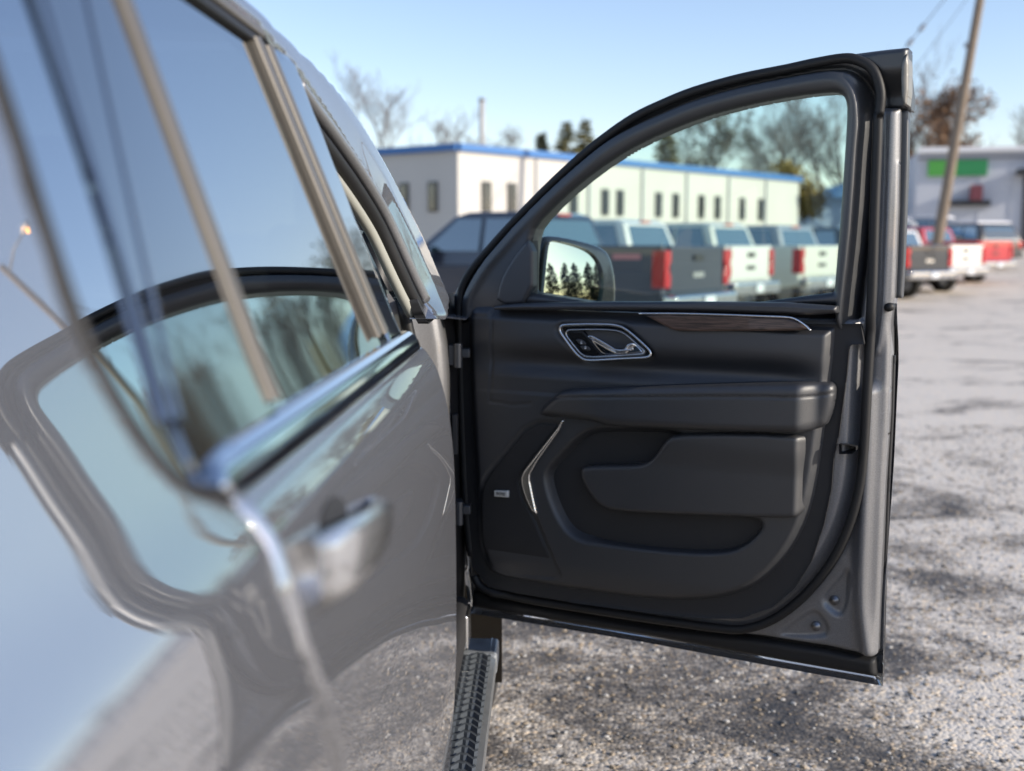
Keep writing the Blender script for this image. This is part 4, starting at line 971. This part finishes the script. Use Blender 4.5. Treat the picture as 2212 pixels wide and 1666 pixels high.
# vertical cladding joints
for i in range(1, 18):
    p = g0+eG*i*1.5+nG*.01; wall_frame('cladding_panel', p-eG*.03, p+eG*.03, 0, ZG-.37, .05, GW, gb)

# ---- utility pole and wires
WOODP = mat('weathered_pole_wood', (.23, .18, .135), .85, bump=.5, bscale=20, var=.25, vscale=3)
Zp = 37.; b0 = at_y(2027, 512, Zp); b1 = at_y(2117, 0, Zp)
b0 = b0+(b0-b1)*.25; b1 = b1+(b1-b0)*.35
up = empty('utility_pole', (b0[0], b0[1], float(gz(b0[0], b0[1])))); tag(up, 'leaning wooden utility pole right of the open door', 'pole')
loc = lambda p: tuple(np.array(p)-np.array(up.location))
g_ = b0+(b1-b0)*((gz(b0[0], b0[1])-.2-b0[2])/(b1-b0)[2])
MB().tube([loc(g_+(b1-g_)*t) for t in np.linspace(0, 1, 8)], [.19-.07*t for t in np.linspace(0, 1, 8)], 14).build('pole', WOODP, up, True)
mid = at_y(2095, 98, Zp); MB().box(loc(mid), (.34, .1, .16)).build('pole_bracket', STEEL, up)
tp = b0+(b1-b0)*.97
LAMPG = mat('street_lamp_grey', (.3, .3, .3), .5, .5)
MB().tube([loc(tp), loc(tp+np.array([-.9, -.5, .35])), loc(tp+np.array([-1.7, -.9, .4]))], [.045, .04, .035], 8).build('lamp_arm', LAMPG, up, True)
lc = tp+np.array([-1.95, -1.03, .40]); hd = MB(); hd.box(loc(lc), (.62, .30, .16), .5); hdo = hd.build('lamp_head', LAMPG, up, bevel=.05)
hd = MB(); hd.tube([loc(lc-np.array([0, 0, .07])), loc(lc-np.array([0, 0, .17]))], [.13, .07], 12); hd.build('lamp_lens', mat('amber_lamp_lens', (.8, .35, .05), .3, emit=((1, .42, .06), 6)), hdo, True)
WIRE = mat('wire_black', (.03, .03, .035), .6); INS = mat('insulator_glaze', (.12, .13, .15), .3)
def wire(p0, p1, sag, r, label, ins=()):
    p0, p1 = np.array(p0), np.array(p1); P = [p0+(p1-p0)*t-np.array([0, 0, sag*4*t*(1-t)]) for t in np.linspace(0, 1, 24)]
    t0 = empty('power_line', tuple(p0)); tag(t0, label, 'cable')
    MB().tube([tuple(q-p0) for q in P], r, 5).build('wire', WIRE, t0, True)
    for t in ins:
        q = p0+(p1-p0)*t-np.array([0, 0, sag*4*t*(1-t)])-p0; dq = (p1-p0)/np.linalg.norm(p1-p0)
        MB().tube([tuple(q-dq*.22), tuple(q-dq*.1), tuple(q), tuple(q+dq*.1), tuple(q+dq*.22)], [.03, .075, .05, .075, .03], 8).build('insulator', INS, t0, True)
q0 = at_y(1935, 130, 34.); q1 = at_y(2090, -65, 37.)
wire(q0, q1, .02, .016, 'thin guy cable with two insulators above the top corner of the open door', (.19, .35))
wire(at_y(1930, 205, 35.), at_y(2098, -15, 37.), .05, .010, 'fainter cable running below the insulated one towards the leaning pole')

# ---- trees
BARK = mat('hazed_brown_bark', (.18, .15, .125), .9); BARK2 = mat('hazed_grey_bark', (.25, .22, .20), .9)  # both barks lightened to carry distance haze
def branches(height, spread, levels, seed, up_=.5, first=.25, n1=9, thick=.018):
    rg = random.Random(seed); segs = []
    def grow(p, d, L, r, lv):
        pts = [p]; rr = [r]; q = p; dd = d.copy(); ns = 4
        for i in range(ns):
            dd = (dd+Vector((rg.uniform(-.22, .22), rg.uniform(-.22, .22), rg.uniform(-.05, .20)*up_))).normalized()
            q = q+dd*(L/ns); pts.append(q); rr.append(r*(1-.75*(i+1)/ns))
        segs.append((pts, rr, lv))
        if lv < levels:
            for k in range(n1 if lv == 0 else (6 if lv == 1 else 5)):
                t = (first if lv == 0 else .2)+(1-(first if lv == 0 else .2))*rg.random(); i = min(int(t*ns), ns-1); b = pts[i].lerp(pts[i+1], t*ns-i)
                a = rg.uniform(0, 6.283); side = Vector((math.cos(a), math.sin(a), rg.uniform(.0, .9)))
                nd_ = (dd*up_+side.normalized()*spread).normalized()
                grow(b, nd_, L*rg.uniform(.38, .62)*(1.05-.45*t if lv == 0 else 1), max(r*(1-.75*t)*.55, .012), lv+1)
    grow(Vector((0, 0, 0)), Vector((0, 0, 1)), height*.82, height*thick, 0)
    return segs
def bare_tree(px, Z, top_py, spread, seed, label, m=BARK, levels=3, up_=.7, n1=12, group=None, leaf=None, dens=1.):
    x, y = bgp(px, Z); z0 = float(gz(x, min(y, 75))); hgt = H+(530-top_py)/2400*Z-z0
    t = empty('bare_tree', (x, y, z0)); tag(t, label, 'tree', group)
    tr = MB(); cr = MB()
    for pts, rr, lv in branches(hgt, spread, levels, seed, up_, n1=n1):
        (tr if lv == 0 else cr).tube([tuple(p) for p in pts], [max(r, .011*Z/60) for r in rr], 6 if lv == 0 else 3)
    tr.build('trunk', m, t, True); cr.build('crown', m, t, True)
    if leaf:
        rg = random.Random(seed+1); V = []; F = []
        tips = [p for pts, rr, lv in branches(hgt, spread, levels, seed, up_, n1=n1) if lv >= 2 for p in pts[1:]]
        for p in tips:
            if rg.random() > dens: continue
            for _ in range(2):
                c = p+Vector((rg.gauss(0, .25), rg.gauss(0, .25), rg.gauss(0, .2))); a, b = Vector((rg.uniform(-1, 1), rg.uniform(-1, 1), rg.uniform(-1, 1))).normalized()*.16, Vector((rg.uniform(-1, 1), rg.uniform(-1, 1), rg.uniform(-1, 1))).normalized()*.11
                n0 = len(V); V += [c-a, c+b, c+a, c-b]; F.append((n0, n0+1, n0+2, n0+3))
        mesh_obj('foliage', V, F, leaf, t, False)
    return t
GREENL = [mat('hazed_conifer_green', (.10, .11, .07), .8), mat('dark_conifer_green', (.020, .030, .018), .8), mat('hazed_olive_green', (.20, .19, .09), .8)]  # first and last greens lightened to paint in haze
OAKL = mat('dry_oak_leaves', (.22, .12, .06), .8)
GOLD = mat('golden_leaves', (.28, .20, .05), .8)
def conifer(x, y, hgt, rad, seed, label, m, z0=None, group='conifers', tiers=26, thin=1.):
    z0 = float(gz(x, min(y, 75))) if z0 is None else z0
    t = empty('conifer', (x, y, z0)); tag(t, label, 'tree', group)
    MB().tube([(0, 0, 0), (0, 0, hgt*.95)], [hgt*.018, .02], 7).build('trunk', BARK, t, True)
    rg = random.Random(seed); V = []; F = []
    for i in range(tiers):
        f_ = i/(tiers-1); z = hgt*(.10+.88*f_); R0 = rad*(1-f_)**(.85 if thin >= 1 else .6)+.08
        nb = max(6, int(17*(1-f_))+(5 if thin >= 1 else 9))
        for k in range(nb):
            a = rg.uniform(0, 6.283); R_ = R0*rg.uniform(.55, 1.12); dz = -R_*rg.uniform(.05, .35)+R_*.1
            for j in range(5):
                s = (j+.7)/5; c = Vector((math.cos(a)*R_*s, math.sin(a)*R_*s, z+dz*s))
                for _ in range(2):
                    L = (.22+.16*hgt/10)*rg.uniform(.7, 1.5); u_ = Vector((math.cos(a)+rg.uniform(-.8, .8), math.sin(a)+rg.uniform(-.8, .8), rg.uniform(-.5, .4))).normalized()*L; w_ = Vector((rg.uniform(-1, 1), rg.uniform(-1, 1), rg.uniform(-.6, .6))).normalized()*L*.4
                    n0 = len(V); V += [c-u_*.4, c+w_, c+u_, c-w_]; F.append((n0, n0+1, n0+2, n0+3))
    mesh_obj('crown', V, F, m, t, False); return t
bare_tree(852, 72, 172, .85, 3, 'broad bare grey tree behind the left end of the white building', BARK2, 3, .75, 15)
bare_tree(952, 80, 236, .7, 14, 'small bare tree just right of the broad bare tree, above the white building', BARK2, 3, .7, 9)
bare_tree(1010, 84, 285, .9, 5, 'low bare shrub-like tree showing over the roof left of the vent stack', BARK, 3, .5, 9)
bare_tree(1100, 84, 290, .9, 6, 'low bare tree showing over the roof right of the vent stack', BARK, 3, .5, 9)
def cpx(px, Z, top, rad, seed, label, m, **k):
    x, y = bgp(px, Z); z0 = float(gz(x, min(y, 75))); conifer(x, y, H+(530-top)/2400*Z-z0, rad, seed, label, m, z0, **k)
cpx(1168, 76, 296, 1.6, 20, 'short dark conifer over the roof, leftmost of the evergreens left of the door frame', GREENL[0], group='evergreens behind the white building')
cpx(1222, 78, 272, 2.6, 21, 'hazy pale olive conifer over the roof, left one of the pair beside the door frame', GREENL[2], group='evergreens behind the white building')
cpx(1262, 80, 268, 2.4, 22, 'hazy pale olive conifer over the roof, right one of the pair beside the door frame', GREENL[2], group='evergreens behind the white building')
cpx(1436, 80, 280, 2.4, 23, 'small olive conifer over the roof edge, leftmost in the door window', GREENL[2], group='evergreens behind the white building')
bare_tree(1560, 82, 222, .62, 31, 'tall narrow dark tree in the middle of the door window', BARK, 3, .6, 14, 'bare trees behind the white building', leaf=GREENL[0], dens=.25)
for i, (px, Z, top, sd_) in enumerate(((1500, 90, 330, 40), (1625, 88, 300, 41), (1672, 84, 232, 42), (1725, 80, 222, 43), (1775, 86, 205, 44), (1825, 84, 190, 45), (1600, 95, 310, 46))):
    bare_tree(px, Z, top, .8, sd_, ['low bare tree right of the small olive conifer, in the door window', 'bare tree just right of the tall narrow dark tree', 'bare tree fourth from the right in the door window', 'bare tree third from the right in the door window', 'tall bare tree second from the right in the door window', 'tallest bare tree, beside the trailing pillar of the door window', 'low bare tree right behind the tall narrow dark tree'][i], BARK, 3, .65, 12, 'bare trees behind the white building')
bare_tree(1732, 64, 378, .6, 50, 'small golden leaved tree at the right end of the white building', BARK, 3, .6, 8, leaf=GOLD)
bare_tree(1985, 76, 205, .75, 60, 'rusty leaved oak rising behind the grey building beside the open door', BARK, 3, .6, 14, leaf=OAKL, dens=.55)
bare_tree(1955, 82, 160, .6, 63, 'tall bare tree above the rusty leaved oak', BARK2, 3, .8, 11)
bare_tree(2050, 80, 270, .85, 61, 'low rusty tree behind the grey building roof, right of the leaning pole', BARK, 3, .5, 10, leaf=OAKL, dens=.5)
bare_tree(2195, 88, 282, .8, 62, 'bare grey tree over the right end of the grey building', BARK2, 3, .6, 12)
# trees off to the right: they show in the wing mirror and in the glass and paint
CONL = ['%s dark conifer in the evergreen row mirrored in the wing mirror' % q for q in ('far left', 'second from left', 'third from left', 'left of centre', 'central', 'right of centre', 'third from right', 'second from right', 'far right')]
for i in range(9):
    az = math.radians(73+4.6*i+((i*37) % 5)*.35); d_ = 46+((i*53) % 17); hh = 7.0+((i*29) % 7)*.75
    conifer(d_*math.sin(az), d_*math.cos(az), hh, 4.2+.02*hh, 80+i, CONL[i], GREENL[1], 0., 'conifers shown by the wing mirror', 26, .9)
BTL = ('leftmost', 'second', 'third', 'fourth', 'middle', 'sixth', 'seventh', 'eighth', 'rightmost')
for i in range(9):
    az = math.radians(25+7*i); d_ = 85+((i*31) % 20); x, y = d_*math.sin(az), d_*math.cos(az)
    z0 = float(gz(x, min(y, 75))); t = empty('bare_tree', (x, y, z0)); tag(t, '%s bare tree of the far row that shows only in the side glass and paint' % BTL[i], 'tree', 'bare trees mirrored in the side glass')
    tr = MB(); cr = MB()
    for pts, rr, lv in branches(8.5+((i*17) % 5), .8, 3, 200+i, .65, n1=12): (tr if lv == 0 else cr).tube([tuple(p) for p in pts], [max(r, .014) for r in rr], 5 if lv == 0 else 3)
    tr.build('trunk', BARK, t, True); cr.build('crown', BARK, t, True)
